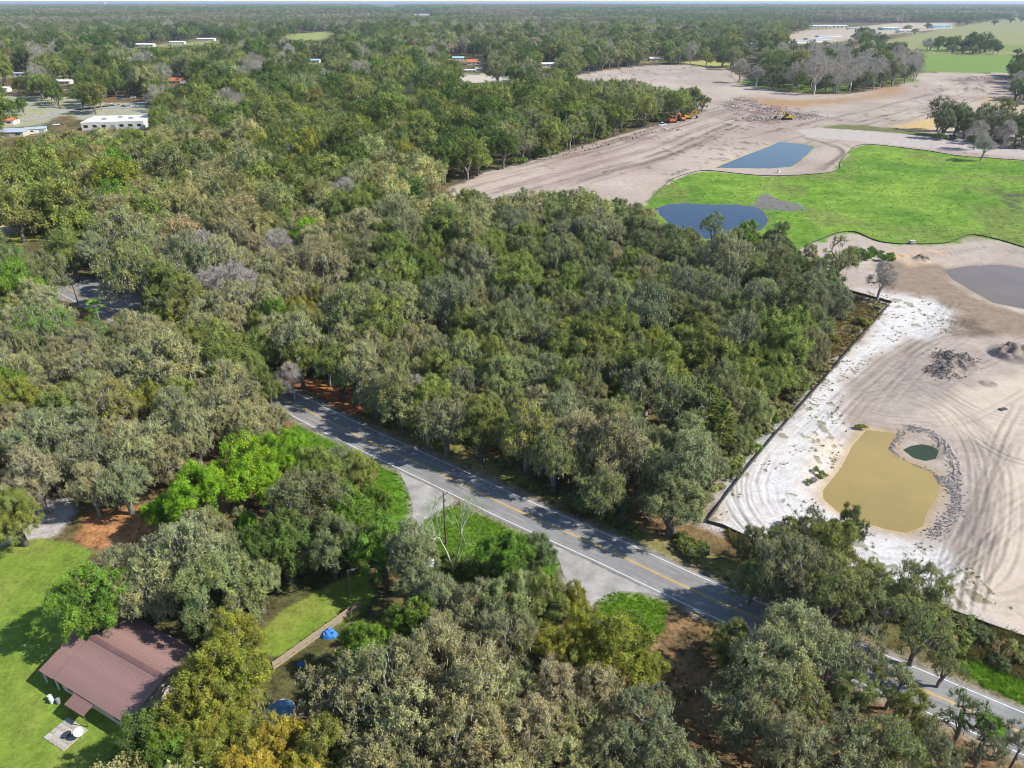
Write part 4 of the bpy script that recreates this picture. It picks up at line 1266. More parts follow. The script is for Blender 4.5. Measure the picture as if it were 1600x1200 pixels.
R_ = RM_ * np.clip(tr.normal(1, .24, ND), .5, 1.55)
H_ = (1.95 * R_ + 3.2) * tr.uniform(.85, 1.15, ND)
bad = forbidden(X_, Y_, R_, H_) | hides_box(X_, Y_, R_ * .8, H_)
for i in np.nonzero(~bad)[0]:
    x, y, r = X_[i], Y_[i], R_[i]
    if occupied(x, y, r, .56 if rr_[i] < 600 else .62):
        continue
    px = proj([(x, y, H_[i] * .6)])[0]
    tint = pick_tint(px, tr)
    if tint == "bare" and rr_[i] > 330 and not (1190 < px[0] < 1460 and px[1] < 150) and tr.uniform() < .6:
        tint = "deep" if tr.uniform() < .6 else "olive"
    if tint == "bare":
        kind = "bare"
    elif tint in ("khaki", "tan"):
        kind = "mossy"
    elif tint in ("greyg", "dgrey"):
        kind = "mossy" if tr.uniform() < .55 else "oak"
    else:
        u_ = tr.uniform()
        kind = "oak" if u_ < .62 else "mossy" if u_ < .88 else "sparse"
    put(x, y, r, H_[i], kind, tint, False)

# ------------------------------------------------------------------ trees: which are built one by one, with labels that single them out
MARKS = [((180, 1045), "the maroon-roofed house"), ((500, 990), "the wooden yard fence"), ((370, 725), "the big lime-green tree"), ((190, 825), "the orange litter clearing"), ((140, 450), "the shaded road apron"),
         ((482, 375), "the lime-green tree deep in the wood"), ((560, 670), "the shaded stretch of road"), ((655, 790), "the grey driveway mouth"), ((930, 900), "the pale roadside pull-off"), ((900, 810), "the open sunny road"),
         ((1110, 815), "the lower corner of the silt fence"), ((1240, 650), "the middle of the silt fence"), ((1390, 478), "the upper corner of the silt fence"), ((1370, 750), "the tan pond"), ((1110, 340), "the blue pond below the marsh"),
         ((730, 290), "the tip of the upper sand site"), ((1400, 1070), "the road under the oaks"), ((960, 1010), "the yellow-green oak by the pull-off"), ((1075, 1070), "the leaf-strewn clearing"), ((55, 355), "the pale sandy track"),
         ((385, 275), "the small sandy clearing"), ((185, 187), "the white flat-roofed building"), ((1060, 190), "the parked machines"), ((1165, 105), "the two big bare trees on the sand"), ((1540, 210), "the scrub by the site road"),
         ((1500, 100), "the green pasture"), ((440, 1110), "the blue pool cover"), ((650, 615), "the leafless tree in the wood"), ((855, 460), "the orange-leaved tree"), ((1125, 650), "the two pines"), ((760, 1080), "the foot of the picture"),
         ((1000, 335), "the rusty-brown oak"), ((700, 520), "the heart of the wood"), ((950, 480), "the dark middle of the wood"), ((300, 560), "the road's hidden bend"), ((100, 620), "the khaki oaks on the near side"), ((560, 160), "the deep green upper wood")]
MXY = np.array([m_[0] for m_ in MARKS], float)
ORD = "nearest second third fourth fifth sixth seventh eighth ninth tenth eleventh twelfth thirteenth fourteenth fifteenth sixteenth seventeenth eighteenth nineteenth twentieth".split()
LIMIT = {"oak": 290, "mossy": 290, "sparse": 120, "bare": 90, "pine": 10, "palm": 10}
GROUP = {"oak": "dense-crowned oaks in the woods", "mossy": "moss-draped oaks in the woods", "sparse": "open-crowned oaks in the woods", "bare": "leafless trees", "pine": "pines", "palm": "fan palms", "shrub": "shrubs along clearings and verges"}


def ordinal(n):
    if n < 20:
        return ORD[n]
    t, u = divmod(n + 1, 10)
    t_ = ("twenty", "thirty", "forty", "fifty", "sixty", "seventy")[min(t, 7) - 2]
    return t_ + "-" + ("tenth " + ORD[0] if u == 0 else "first" if u == 1 else ORD[u - 1])


def place(kind, x, y, z, sx, sz, rz, tint, idx):
    root = link(NAME[kind], None, None, (x, y, z), rz)
    root.scale = (sx, sx, sz)
    ms = PROTO[kind][idx % len(PROTO[kind])]
    for nm, me in ms.items():
        o = bpy.data.objects.new(nm, me)
        COL.objects.link(o)
        o.parent = root
        if nm == "crown":
            o["tint"] = tint
        if nm == "moss":
            o["kind"] = "stuff"
    return root


info = []
for i, (x, y, r, Ht, kind, tint, hand) in enumerate(TREES):
    px = proj([(x, y, Ht * .62)])[0]
    m = 40 if y < 300 else 5
    inv = -m < px[0] < 1600 + m and -20 < px[1] < 1200 + m
    info.append((px, inv, math.hypot(x, y)))
order = sorted(range(len(TREES)), key=lambda i: info[i][2] - (1e5 if TREES[i][6] else 0))
left = dict(LIMIT)
single, rest = [], []
for i in order:
    k = TREES[i][4]
    if info[i][1] and left[k] > 0 and (TREES[i][6] or info[i][2] < 520):
        left[k] -= 1
        single.append(i)
    else:
        rest.append(i)
buckets = {}
for i in single:
    px = info[i][0]
    d = np.hypot(MXY[:, 0] - px[0], (MXY[:, 1] - px[1]) * 1.3)
    d = np.where(d < 14, 1e6, d)                    # a tree is not a landmark for itself
    j = int(np.argmin(d))
    buckets.setdefault((j, TREES[i][4], TREES[i][5]), []).append((d[j], i))
for (j, kind, tint), lst in buckets.items():
    lst.sort()
    for n, (_, i) in enumerate(lst):
        x, y, r, Ht, kind, tint, hand = TREES[i]
        g = np.random.default_rng(9000 + i)
        c = np.array(TINT[tint]) * g.uniform(.85, 1.15) * g.uniform(.93, 1.07, 3)
        root = place(kind, x, y, 0, r / SIZE[kind][0], Ht / SIZE[kind][1], g.uniform(0, 6.28), [float(v) for v in c], int(g.integers(100)))
        w = f"{WORD[tint]} {NOUN[kind]}"
        o_ = ordinal(n)
        lab = f"{w} near {MARKS[j][1]}" if len(lst) == 1 else f"{w} nearest to {MARKS[j][1]}" if n == 0 else f"{w}, {o_} nearest to {MARKS[j][1]}"
        tag(root, lab, "palm" if kind == "palm" else "tree", GROUP[kind])


# ------------------------------------------------------------------ the woods beyond: one mass, instanced inside a single object
def scatter_object(name, protos, pts, label, cat=None):
    """protos: list of (V, F, matidx, var, warm); pts: array of x,y,z,rot,sx,sz,tint3,proto. One mesh holds the shapes and the points."""
    V, F, mi, va, wa, pid = [], [], [], [], [], []
    off = 0
    for k, (v, f, m_, a, w) in enumerate(protos):
        V.append(v)
        F.append(f + off)
        mi.append(m_)
        va.append(a)
        wa.append(w)
        pid.append(np.full(len(v), k + 1))
        off += len(v)
    n = len(pts)
    V.append(pts[:, :3])
    pid.append(np.zeros(n, int))
    tot = off + n
    z3 = np.zeros((off, 3))
    me = np_mesh(name, np.concatenate(V), [np.concatenate(F)], [M["leaf"], M["bark"], M["twig"]], mat_idx=np.concatenate(mi), face_attr={"var": np.concatenate(va), "warm": np.concatenate(wa)},
                 point_attr={"pid": np.concatenate(pid).astype(np.int32), "which": np.r_[np.zeros(off, int), pts[:, 9].astype(int)].astype(np.int32),
                             "rotv": np.concatenate([z3, np.column_stack([np.zeros(n), np.zeros(n), pts[:, 3]])]), "sclv": np.concatenate([z3, np.column_stack([pts[:, 4], pts[:, 4], pts[:, 5]])]),
                             "tint": np.concatenate([np.zeros((off, 4)), np.column_stack([pts[:, 6:9], np.ones(n)])])})
    o = link(name, me)
    ng = bpy.data.node_groups.new(name + "_spread", 'GeometryNodeTree')
    ng.interface.new_socket("Geometry", in_out='INPUT', socket_type='NodeSocketGeometry')
    ng.interface.new_socket("Geometry", in_out='OUTPUT', socket_type='NodeSocketGeometry')
    N, L = ng.nodes, ng.links
    gi, go = N.new("NodeGroupInput"), N.new("NodeGroupOutput")
    join = N.new("GeometryNodeJoinGeometry")

    def attr(nm, ty):
        a = N.new("GeometryNodeInputNamedAttribute")
        a.data_type = ty
        a.inputs["Name"].default_value = nm
        return a.outputs["Attribute"]

    def equals(sock, val):
        c = N.new("FunctionNodeCompare")
        c.data_type = 'INT'
        c.operation = 'EQUAL'
        L.new(sock, c.inputs[2])
        c.inputs[3].default_value = val
        return c.outputs[0]

    def part(k):
        s = N.new("GeometryNodeSeparateGeometry")
        s.domain = 'POINT'
        L.new(gi.outputs[0], s.inputs["Geometry"])
        L.new(equals(attr("pid", 'INT'), k), s.inputs["Selection"])
        return s.outputs["Selection"]

    seeds = part(0)
    for k in range(len(protos)):
        g2 = N.new("GeometryNodeGeometryToInstance")
        L.new(part(k + 1), g2.inputs[0])
        ip = N.new("GeometryNodeInstanceOnPoints")
        L.new(seeds, ip.inputs["Points"])
        L.new(equals(attr("which", 'INT'), k), ip.inputs["Selection"])
        L.new(g2.outputs[0], ip.inputs["Instance"])
        L.new(attr("rotv", 'FLOAT_VECTOR'), ip.inputs["Rotation"])
        L.new(attr("sclv", 'FLOAT_VECTOR'), ip.inputs["Scale"])
        L.new(ip.outputs[0], join.inputs[0])
    L.new(join.outputs[0], go.inputs[0])
    md = o.modifiers.new("spread", 'NODES')
    md.node_group = ng
    tag(o, label, cat, kind="stuff")
    return o


def flat(t, bare=False):
    V, F = t["trunk"]
    Vt, Ft = t["twig"]
    vs, fs, mi, va, wa = [V, Vt], [F, Ft + len(V)], [np.full(len(F), 2 if bare else 1), np.full(len(Ft), 2)], [np.full(len(F) + len(Ft), .5)], [np.full(len(F) + len(Ft), .5)]
    if "crown" in t:
        Vl, Fl, a, w = t["crown"]
        vs.append(Vl)
        fs.append(Fl + len(V) + len(Vt))
        mi.append(np.zeros(len(Fl), int))
        va.append(a)
        wa.append(w)
    return np.concatenate(vs), np.concatenate(fs), np.concatenate(mi), np.concatenate(va), np.concatenate(wa)


MID = [flat(make_tree(600 + i, nl=9, ncl=62, gap=1.2, tw_len=1.15, fuzz=.32, leaves=135, leaf=.255, twigs=0, sides=4, Ht=13, minb=2)) for i in range(5)] + \
      [flat(make_tree(620 + i, nl=9, ncl=60, gap=1.2, fuzz=.26, leaves=100, leaf=.235, twigs=3, tw_len=1.2, sides=4, Ht=13, minb=2)) for i in range(4)] + \
      [flat(make_tree(640 + i, R=6.5, nl=6, ncl=55, gap=1.2, leaves=0, twigs=11, tw_len=1.5, sides=4, Ht=13.5, base=3.5), True) for i in range(3)]
pts = []
for i in rest:
    x, y, r, Ht, kind, tint, hand = TREES[i]
    g = np.random.default_rng(5000 + i)
    c = np.array(TINT[tint]) * g.uniform(.78, 1.2) * g.uniform(.92, 1.08, 3)
    w = {"oak": g.integers(5), "mossy": 5 + g.integers(4), "sparse": 5 + g.integers(4), "bare": 9 + g.integers(3)}.get(kind, 0)
    pts.append((x, y, 0, g.uniform(0, 6.28), r / 7., Ht / 13.2, *c, w))
scatter_object("woods", MID, np.array(pts), "continuous oak woods spreading from behind the building site towards the horizon", "woods")

# farther still: patches of some twenty crowns
fr = np.random.default_rng(77)


def patch(seed, n=26, half=42, bare_share=.2):
    g = np.random.default_rng(seed)
    out = []
    C = []
    while len(C) < n:
        p = g.uniform(-half, half, 2)
        if all(np.hypot(*(p - q)) > 10.5 for q in C):
            C.append(p)
    off = 0
    vs, fs, mi, va, wa = [], [], [], [], []
    for k, p in enumerate(C):
        t = make_tree(seed * 100 + k, R=7.2, Ht=g.uniform(10.5, 16), base=3, nl=6, ncl=26, gap=1.8, tw_len=1.7, fuzz=.5, leaves=18, leaf=.85, twigs=0, sides=3, minb=6)
        v, f, m_, a, w = flat(t)
        bare = g.uniform() < bare_share
        keep = m_ == 0
        vs.append(v + np.array([p[0], p[1], 0]))
        fs.append(f + off)
        off += len(v)
        mi.append(m_)
        sh = g.normal(0, .16)
        va.append(np.clip(a + sh + (.22 if bare else 0), 0, 1))
        wa.append(np.clip(w * .5 + (.75 if bare else g.uniform(-.1, .35)), 0, 1))
    return np.concatenate(vs), np.concatenate(fs), np.concatenate(mi), np.concatenate(va), np.concatenate(wa)


FAR = [patch(31 + i, bare_share=(.1, .3, .2, .5)[i]) for i in range(4)]
fp = []
FX, FY, FS = [], [], []
r0 = 1330.
while r0 < 17000:
    step = 118. if r0 < 3500 else 118 * (r0 / 3500) ** .8
    a0, a1 = math.radians(-43), math.radians(43)
    n = int((a1 - a0) * r0 / step)
    a = a0 + (np.arange(n) + fr.uniform(.1, .9, n)) / n * (a1 - a0)
    r1 = r0 + fr.uniform(-.3, .3, n) * step
    FX.append(r1 * np.sin(a))
    FY.append(r1 * np.cos(a))
    FS.append(np.full(n, step / 118.))
    r0 += step
FX, FY, FS = np.concatenate(FX), np.concatenate(FY), np.concatenate(FS)
fbad = np.zeros(len(FX), bool)
for k, (dx, dy, z) in enumerate(((0, 0, 0), (-60, 0, 0), (60, 0, 0), (0, 60, 0), (0, -60, 0), (0, 0, 26), (-60, 0, 22), (60, 0, 22), (0, -60, 26))):
    tst = proj(np.column_stack([FX + dx, FY + dy, np.full(len(FX), z)]))
    if k < 5:
        for pl in CLEAR:
            if min(p_[1] for p_ in pl) < 130:
                fbad |= in_poly(tst, pl)
    for pl in VIEW:
        if min(p_[1] for p_ in pl) < 100:
            fbad |= in_poly(tst, pl)
fbad |= hides_box(FX, FY, 62. * FS, np.full(len(FX), 26.))
fblk = fbm(FX, FY, 420., 3)
for x, y, s, blk in zip(FX[~fbad], FY[~fbad], FS[~fbad], fblk[~fbad]):
    c = np.array(TINT["deep"]) * 1.05 if blk < -.12 else np.array((.18, .205, .10)) if blk < .2 else np.array((.26, .25, .18))
    c = c * fr.uniform(.8, 1.2) * fr.uniform(.94, 1.06, 3)
    fp.append((x, y, 0, fr.uniform(0, 6.28), s * 1.9, fr.uniform(1.6, 2.1) * min(s, 1.6), *c, int(fr.integers(4))))
scatter_object("far_woods", FAR, np.array(fp), "hazy blue-grey forest running to the horizon", "woods")


# ------------------------------------------------------------------ shrubs, one by one
sr = np.random.default_rng(31)
SHRUB_ZONES = [([(1100, 795), (1188, 690), (1272, 595), (1250, 592), (1165, 690), (1085, 785)], 44, "olive2 khaki2 greyg2 fresh1"), ([(1140, 838), (1250, 872), (1480, 968), (1600, 1012), (1600, 1055), (1480, 1015), (1300, 905), (1180, 885)], 52, "olive2 khaki2 dgrey2 brown1"),
               ([(515, 760), (600, 770), (630, 815), (605, 855), (530, 850)], 16, "fresh4 olive1"), ([(1250, 790), (1340, 850), (1330, 865), (1230, 840)], 12, "olive1 khaki1"), ([(1215, 600), (1300, 500), (1380, 478), (1290, 585)], 20, "olive2 khaki2 yolive1"),
               ([(800, 259), (875, 238), (950, 215), (1025, 195), (1077, 184), (1070, 178), (950, 208), (800, 250)], 34, "fresh3 olive2 yolive1"), ([(1285, 392), (1330, 385), (1398, 398), (1395, 408), (1330, 412), (1290, 405)], 22, "fresh3 olive1"),
               ([(820, 765), (940, 815), (1110, 885), (1140, 870), (980, 800), (860, 750)], 32, "olive2 dgrey3 deep1"), ([(560, 632), (700, 690), (820, 745), (830, 730), (700, 670), (570, 620)], 22, "dgrey3 olive2 deep1"), ([(700, 860), (780, 880), (850, 900), (820, 920), (720, 900)], 12, "fresh3 olive1"), ([(1330, 662), (1352, 668), (1340, 674)], 4, "yolive1"),
               ([(1255, 735), (1290, 730), (1300, 760), (1262, 758)], 6, "yolive1 olive1"), ([(1455, 212), (1600, 226), (1600, 236), (1470, 222)], 10, "dgrey2 brown1 olive1"), ([(1200, 138), (1320, 142), (1420, 131), (1400, 128), (1250, 134)], 12, "fresh2 olive1"),
               ([(20, 345), (100, 330), (120, 345), (80, 375), (30, 385)], 5, "yolive2 olive1")]
sh = {}
for pl, n, mix in SHRUB_ZONES:
    o = [(w[:-1], int(w[-1])) for w in mix.split()]
    wg = np.array([k[1] for k in o], float)
    W_ = np.array(pl, float)
    c = 0
    while c < n:
        px, py = sr.uniform(*sorted((W_[:, 0].min(), W_[:, 0].max()))), sr.uniform(W_[:, 1].min(), W_[:, 1].max())
        if not in_poly([(px, py)], pl)[0]:
            continue
        c += 1
        x, y, _ = at(px, py)
        if line_dist(np.array([[x, y]]), ROAD[::2])[0] < 6:
            continue
        t = o[sr.choice(len(o), p=wg / wg.sum())][0]
        far_ = math.hypot(x, y) > 350
        s = sr.uniform(.45, 1.05) * (2.3 if far_ else .4 if n < 8 else 1)
        d = np.hypot(MXY[:, 0] - px, (MXY[:, 1] - py) * 1.3)
        j = int(np.argmin(d))
        sh.setdefault((j, t), []).append((d[j], x, y, s))
for (j, t), lst in sh.items():
    lst.sort()
    for n, (_, x, y, s) in enumerate(lst):
        root = place("shrub", x, y, 0, s, s * sr.uniform(.8, 1.3), sr.uniform(0, 6.28), [float(v) for v in np.array(TINT[t]) * sr.uniform(.8, 1.15)], int(sr.integers(4)))
        w = f"{WORD[t]} low shrub"
        tag(root, f"{w} near {MARKS[j][1]}" if len(lst) == 1 else f"{w} nearest to {MARKS[j][1]}" if n == 0 else f"{w}, {ordinal(n)} nearest to {MARKS[j][1]}", "shrub", GROUP["shrub"])


# ------------------------------------------------------------------ tall grass and weeds: uncountable tufts
def tuft(seed, n=34, h=.8, spread=.55):
    g = np.random.default_rng(seed)
    b = np.column_stack([g.normal(0, spread * .5, n), g.normal(0, spread * .5, n), np.zeros(n)])
    a = g.uniform(0, 6.28, n)
    t = np.stack([np.cos(a), np.sin(a), np.zeros(n)], 1)
    w = .055
    d = np.stack([g.normal(0, .35, n), g.normal(0, .35, n), np.ones(n)], 1) * (h * g.uniform(.5, 1, n))[:, None]
    V = np.stack([b - t * w, b + t * w, b + d + t * w * .2, b + d - t * w * .2], 1).reshape(-1, 3)
    return V, np.arange(4 * n).reshape(-1, 4), np.zeros(n, int), g.uniform(.25, .75, n), g.uniform(.2, .7, n)


TUFT = [tuft(1), tuft(2, 40, .6, .8), tuft(3, 26, 1.1, .5)]
gp = []


def strew(pl, n, cols, smin, smax, sparse=None, water=False):
    W_ = WP(pl)
    lo, hi = W_.min(0), W_.max(0)
    Q_ = sr.uniform(lo, hi, (n * 3, 2))
    Q_ = Q_[in_poly(Q_, [tuple(p) for p in W_])][:n]
    Q_ = Q_[line_dist(Q_, ROAD[::2]) > 5.6]
    if sparse:
        Q_ = Q_[fbm(Q_[:, 0], Q_[:, 1], sparse, 17, 2) > .05]
    z = land(Q_)[0]
    if water:
        Q_, z = Q_[z > -.22], z[z > -.22]
    for (x, y), zz in zip(Q_, z):
        c = np.array(cols[sr.integers(len(cols))]) * sr.uniform(.75, 1.25)
        s = sr.uniform(smin, smax)
        gp.append((x, y, zz - .03, sr.uniform(0, 6.28), s, s * sr.uniform(.8, 1.2), *c, int(sr.integers(3))))


GR = [(.24, .44, .04), (.19, .37, .03), (.30, .44, .07)]
strew([p for p in MARSH], 3000, [(.27, .46, .035), (.22, .40, .03), (.33, .50, .06), (.33, .42, .10)], .35, .85, water=True)
for v_, n_ in ((VERGE_A, 3200), (VERGE_B, 2400), (VERGE_C, 900), (VERGE_E, 1200)):
    strew(v_, n_, GR, .22, .55)
strew(VERGE_D, 5200, [(.2, .22, .05), (.30, .25, .11), (.16, .22, .04)], .4, .8, 6)
strew(DRY_LOT, 3000, [(.24, .18, .08), (.2, .2, .06), (.30, .22, .10)], .5, .9)
strew(WHITE_SAND, 2600, [(.24, .23, .08), (.18, .2, .06), (.33, .28, .14)], .3, .6, 5)
strew([(1130, 830), (1200, 848), (1480, 955), (1620, 1005), (1620, 1070), (1480, 1020), (1300, 905), (1180, 890)], 4200, [(.24, .2, .09), (.17, .19, .06), (.3, .24, .12)], .6, 1.2)
strew([(640, 845), (700, 870), (760, 900), (700, 920), (600, 900)], 700, [(.26, .2, .09), (.2, .24, .05)], .4, .7)
strew(LITTER_B, 1500, [(.3, .22, .1), (.22, .22, .07)], .35, .7, 6)
scatter_object("tall_grass", TUFT, np.array(gp), "tufts of marsh grass, verge grass and weeds", "grass")

# ------------------------------------------------------------------ silt fences: black fabric on stakes
def silt_fence(px, label, h=.8, step=3.0):
    L_ = smooth_line(WP(px), 6)
    seg = np.r_[0, np.cumsum(np.hypot(*np.diff(L_, axis=0).T))]
    s = np.arange(0, seg[-1], step)
    Pn = np.column_stack([np.interp(s, seg, L_[:, 0]), np.interp(s, seg, L_[:, 1])])
    z = np.minimum(land(Pn)[0], .6)
    root = thing("silt_fence", label, "fence", (Pn[0, 0], Pn[0, 1], 0), 0, "black silt fences")
    o = Pn - Pn[0]
    v, f = [], []
    for k in range(len(s)):
        sag = h * random.uniform(.8, 1.0)
        v += [(o[k, 0], o[k, 1], z[k] - .25), (o[k, 0] + .06, o[k, 1], z[k] + sag), (o[k, 0] + .05, o[k, 1] + .05, z[k] - .25), (o[k, 0] + .10, o[k, 1] + .05, z[k] + sag)]
        if k:
            b = 4 * (k - 1)
            f += [(b, b + 4, b + 5, b + 1), (b + 2, b + 3, b + 7, b + 6), (b + 1, b + 5, b + 7, b + 3)]
    me = bpy.data.meshes.new("fabric")
    me.from_pydata(v, [], f)
    me.materials.append(M["silt"])
    link("fabric", me, root)
    st = MB().box(-.03, .03, -.03, .03, -.4, 1.1).mesh("stake", M["wood"])
    if len(s) < 120:
        for k in range(len(s)):
            link("stake", st, root, (o[k, 0] - .05, o[k, 1] - .02, z[k]))
    return root


silt_fence([(1104, 817), (1145, 762), (1197, 697), (1282, 600), (1340, 532), (1392, 474)], "long straight black silt fence between the wood and the white sand", 1.0, 3.0)
silt_fence([(1392, 474), (1370, 468), (1340, 460), (1300, 448)], "short black silt fence turning back behind the dead tree", .9)
silt_fence([(1104, 817), (1135, 826), (1165, 842), (1200, 854), (1300, 887), (1400, 927), (1477, 955), (1540, 978), (1600, 999), (1700, 1040)], "black silt fence along the roadside edge of the near site", .8)
silt_fence([(1255, 386), (1280, 375), (1310, 364), (1335, 363), (1362, 374), (1385, 380), (1425, 382), (1480, 380), (1498, 373), (1520, 367), (1560, 375), (1600, 387), (1660, 403)], "wavy black silt fence between the marsh and the near sand", .5)
silt_fence([(1010, 316), (1022, 307), (1048, 282), (1080, 270), (1110, 267), (1200, 275), (1302, 269), (1312, 254), (1322, 242), (1337, 228)], "black silt fence curling round the upper edge of the marsh", .45)
silt_fence([(1337, 228), (1362, 226), (1450, 236), (1500, 244), (1600, 251), (1660, 258)], "black silt fence below the site road beside the marsh", .45, 5.)
silt_fence([(712, 288), (760, 268), (800, 259), (875, 238), (950, 215), (1025, 195), (1077, 184)], "black silt fence in front of the upper wood", 1.0, 5.)
silt_fence([(880, 121), (950, 108), (1015, 101), (1062, 100), (1100, 103)], "far black silt fence at the back of the upper site", 1.2, 8.)

# ------------------------------------------------------------------ rubble
ICO_V = np.array([(0, 0, 1), (.894, 0, .447), (.276, .851, .447), (-.724, .526, .447), (-.724, -.526, .447), (.276, -.851, .447), (.724, .526, -.447), (-.276, .851, -.447), (-.894, 0, -.447), (-.276, -.851, -.447), (.724, -.526, -.447), (0, 0, -1)])
ICO_F = np.array([(0, 1, 2), (0, 2, 3), (0, 3, 4), (0, 4, 5), (0, 5, 1), (1, 6, 2), (2, 7, 3), (3, 8, 4), (4, 9, 5), (5, 10, 1), (6, 7, 2), (7, 8, 3), (8, 9, 4), (9, 10, 5), (10, 6, 1), (11, 7, 6), (11, 8, 7), (11, 9, 8), (11, 10, 9), (11, 6, 10)])


def rubble(name, C, size, m, label, cat):
    g = np.random.default_rng(len(C))
    V, F = [], []
    for k, c in enumerate(C):
        s = size * g.uniform(.4, 1.5)
        q = ICO_V * g.uniform(.65, 1.3, (12, 1)) * s * g.uniform(.7, 1.3, 3)
        a = g.uniform(0, 6.28)
        R2 = np.array([[math.cos(a), -math.sin(a), 0], [math.sin(a), math.cos(a), 0], [0, 0, 1]])
        V.append(q @ R2.T + c)
        F.append(ICO_F + 12 * k)
    o = link(name, np_mesh(name, np.concatenate(V), [np.concatenate(F)], [m]))
    return tag(o, label, cat, kind="stuff")


rg_ = np.random.default_rng(55)


def along(px, n, w):
    L_ = smooth_line(WP(px), 6)
    k = rg_.uniform(0, len(L_) - 1.01, n)
    i = k.astype(int)
    p = L_[i] + (L_[i + 1] - L_[i]) * (k - i)[:, None] + rg_.normal(0, w, (n, 2))
    return np.column_stack([p, land(p)[0] + .05])


def heap(px, n, r):
    c = np.array(at(*px)[:2])
    p = c + rg_.normal(0, r, (n, 2))
    return np.column_stack([p, land(p)[0] + .08])


ringA = [(1417, 667), (1450, 675), (1475, 695), (1490, 725), (1492, 762), (1496, 790), (1475, 815), (1455, 838)]
ringB = [(1410, 672), (1397, 690), (1392, 703), (1407, 719), (1437, 729), (1462, 741), (1477, 750), (1488, 760)]
rubble("rubble", np.concatenate([along(ringA, 1100, .75), along(ringB, 900, .6)]), .15, M["rock"], "grey lime-rock rubble ringing the dark green pool and the edge of the tan pond", "rubble")
rubble("rubble", np.concatenate([heap((1492, 562), 320, 2.6), heap((1472, 583), 200, 2.0), heap((1440, 405), 90, 1.2)]), .22, M["rock_dark"], "dark broken rubble heaped on the graded sand", "rubble")
rubble("debris", np.concatenate([along([(1130, 172), (1165, 158), (1200, 172), (1240, 180)], 300, 9), along([(1150, 188), (1210, 186), (1280, 182)], 260, 7), along([(1490, 127), (1540, 122), (1590, 120)], 220, 10), along([(880, 243), (980, 216), (1060, 200)], 160, 4),
                                 along([(905, 124), (980, 113), (1080, 106)], 160, 12)]), .6, M["rock_dark"], "dark broken roots and clods left in windrows on the upper sand", "debris")


# ------------------------------------------------------------------ the house with the maroon metal roof
HA = math.radians(-27.5)
hx, hy, _ = at(61, 1047, 3.0)
house = thing("house", "low house with a ribbed maroon metal roof beside the lawn", "house", (hx, hy, 0), HA)
Lh, Wh, EZ, RZ = 19.4, 13.4, 3.0, 5.0
w_ = MB()
w_.box(3.6, Lh - .4, .6, Wh - .6, 0, 2.85)
w_.add([(3.6, .6, 2.85), (3.6, Wh / 2, RZ - .25), (3.6, Wh - .6, 2.85), (3.75, .6, 2.85), (3.75, Wh / 2, RZ - .25), (3.75, Wh - .6, 2.85)], [(0, 1, 2), (3, 5, 4)])
w_.add([(Lh - .4, .6, 2.85), (Lh - .4, Wh / 2, RZ - .25), (Lh - .4, Wh - .6, 2.85), (Lh - .55, .6, 2.85), (Lh - .55, Wh / 2, RZ - .25), (Lh - .55, Wh - .6, 2.85)], [(0, 2, 1), (3, 4, 5)])
w_.build("wall", M["wall_cream"], house)
sl = (RZ - EZ) / (Wh / 2)
rf = MB()
rf.add([(3.2, 0, EZ), (Lh, 0, EZ), (Lh, Wh / 2, RZ), (3.2, Wh / 2, RZ), (Lh, Wh, EZ), (3.2, Wh, EZ), (3.2, 0, EZ - .1), (Lh, 0, EZ - .1), (Lh, Wh / 2, RZ - .1), (3.2, Wh / 2, RZ - .1), (Lh, Wh, EZ - .1), (3.2, Wh, EZ - .1)],
       [(0, 1, 2, 3), (3, 2, 4, 5), (6, 9, 8, 7), (9, 11, 10, 8), (0, 6, 7, 1), (5, 4, 10, 11), (1, 7, 8, 2), (2, 8, 10, 4), (0, 3, 9, 6), (3, 5, 11, 9)])
roof = rf.build("roof", M["roof_red"], house)


def panel_mesh(w, l, s):
    """a metal roofing sheet with upstanding ribs, lying up the slope"""
    b = MB()
    b.box(.01, w - .01, 0, l, .012, .03)
    for k in range(3):
        x = .04 + k * (w - .04) / 3
        b.box(x, x + .04, 0, l, .03, .062)
    me = b.mesh("panel", M["roof_red"])
    return me


npan = 18
pw = (Lh - 3.2) / npan
sl_len = math.hypot(Wh / 2, RZ - EZ)
pm = panel_mesh(pw, sl_len - .12, 0)
for k in range(npan):
    a = link("panel", pm, roof, (3.2 + k * pw, 0, EZ))
    a.rotation_euler = (math.atan(sl), 0, 0)
    b = link("panel", pm, roof, (3.2 + (k + 1) * pw, Wh, EZ))
    b.rotation_euler = (math.atan(sl), 0, math.pi)
rc = MB()
rc.add([(3.1, Wh / 2 - .42, RZ - .02), (Lh + .1, Wh / 2 - .42, RZ - .02), (Lh + .1, Wh / 2, RZ + .16), (3.1, Wh / 2, RZ + .16), (Lh + .1, Wh / 2 + .42, RZ - .02), (3.1, Wh / 2 + .42, RZ - .02)], [(0, 1, 2, 3), (3, 2, 4, 5), (0, 3, 5), (1, 4, 2)])
rc.build("ridge_cap", M["roof_ridge"], roof)
pr = MB()
pz = EZ + sl * 6.0 - .22
pr.add([(-.2, 0, EZ - .2), (3.2, 0, EZ - .2), (3.2, 6.0, pz), (-.2, 6.0, pz), (-.2, 0, EZ - .3), (3.2, 0, EZ - .3), (3.2, 6.0, pz - .1), (-.2, 6.0, pz - .1)], [(0, 1, 2, 3), (7, 6, 5, 4), (0, 4, 5, 1), (2, 6, 7, 3), (1, 5, 6, 2), (0, 3, 7, 4)])
porch = pr.build("porch_roof", M["roof_red"], house)
pm2 = panel_mesh(.85, 5.98 * math.hypot(1, sl) - .05, 0)
for k in range(4):
    a = link("panel", pm2, porch, (-.2 + k * .85, 0, EZ - .2))
    a.rotation_euler = (math.atan(sl), 0, 0)
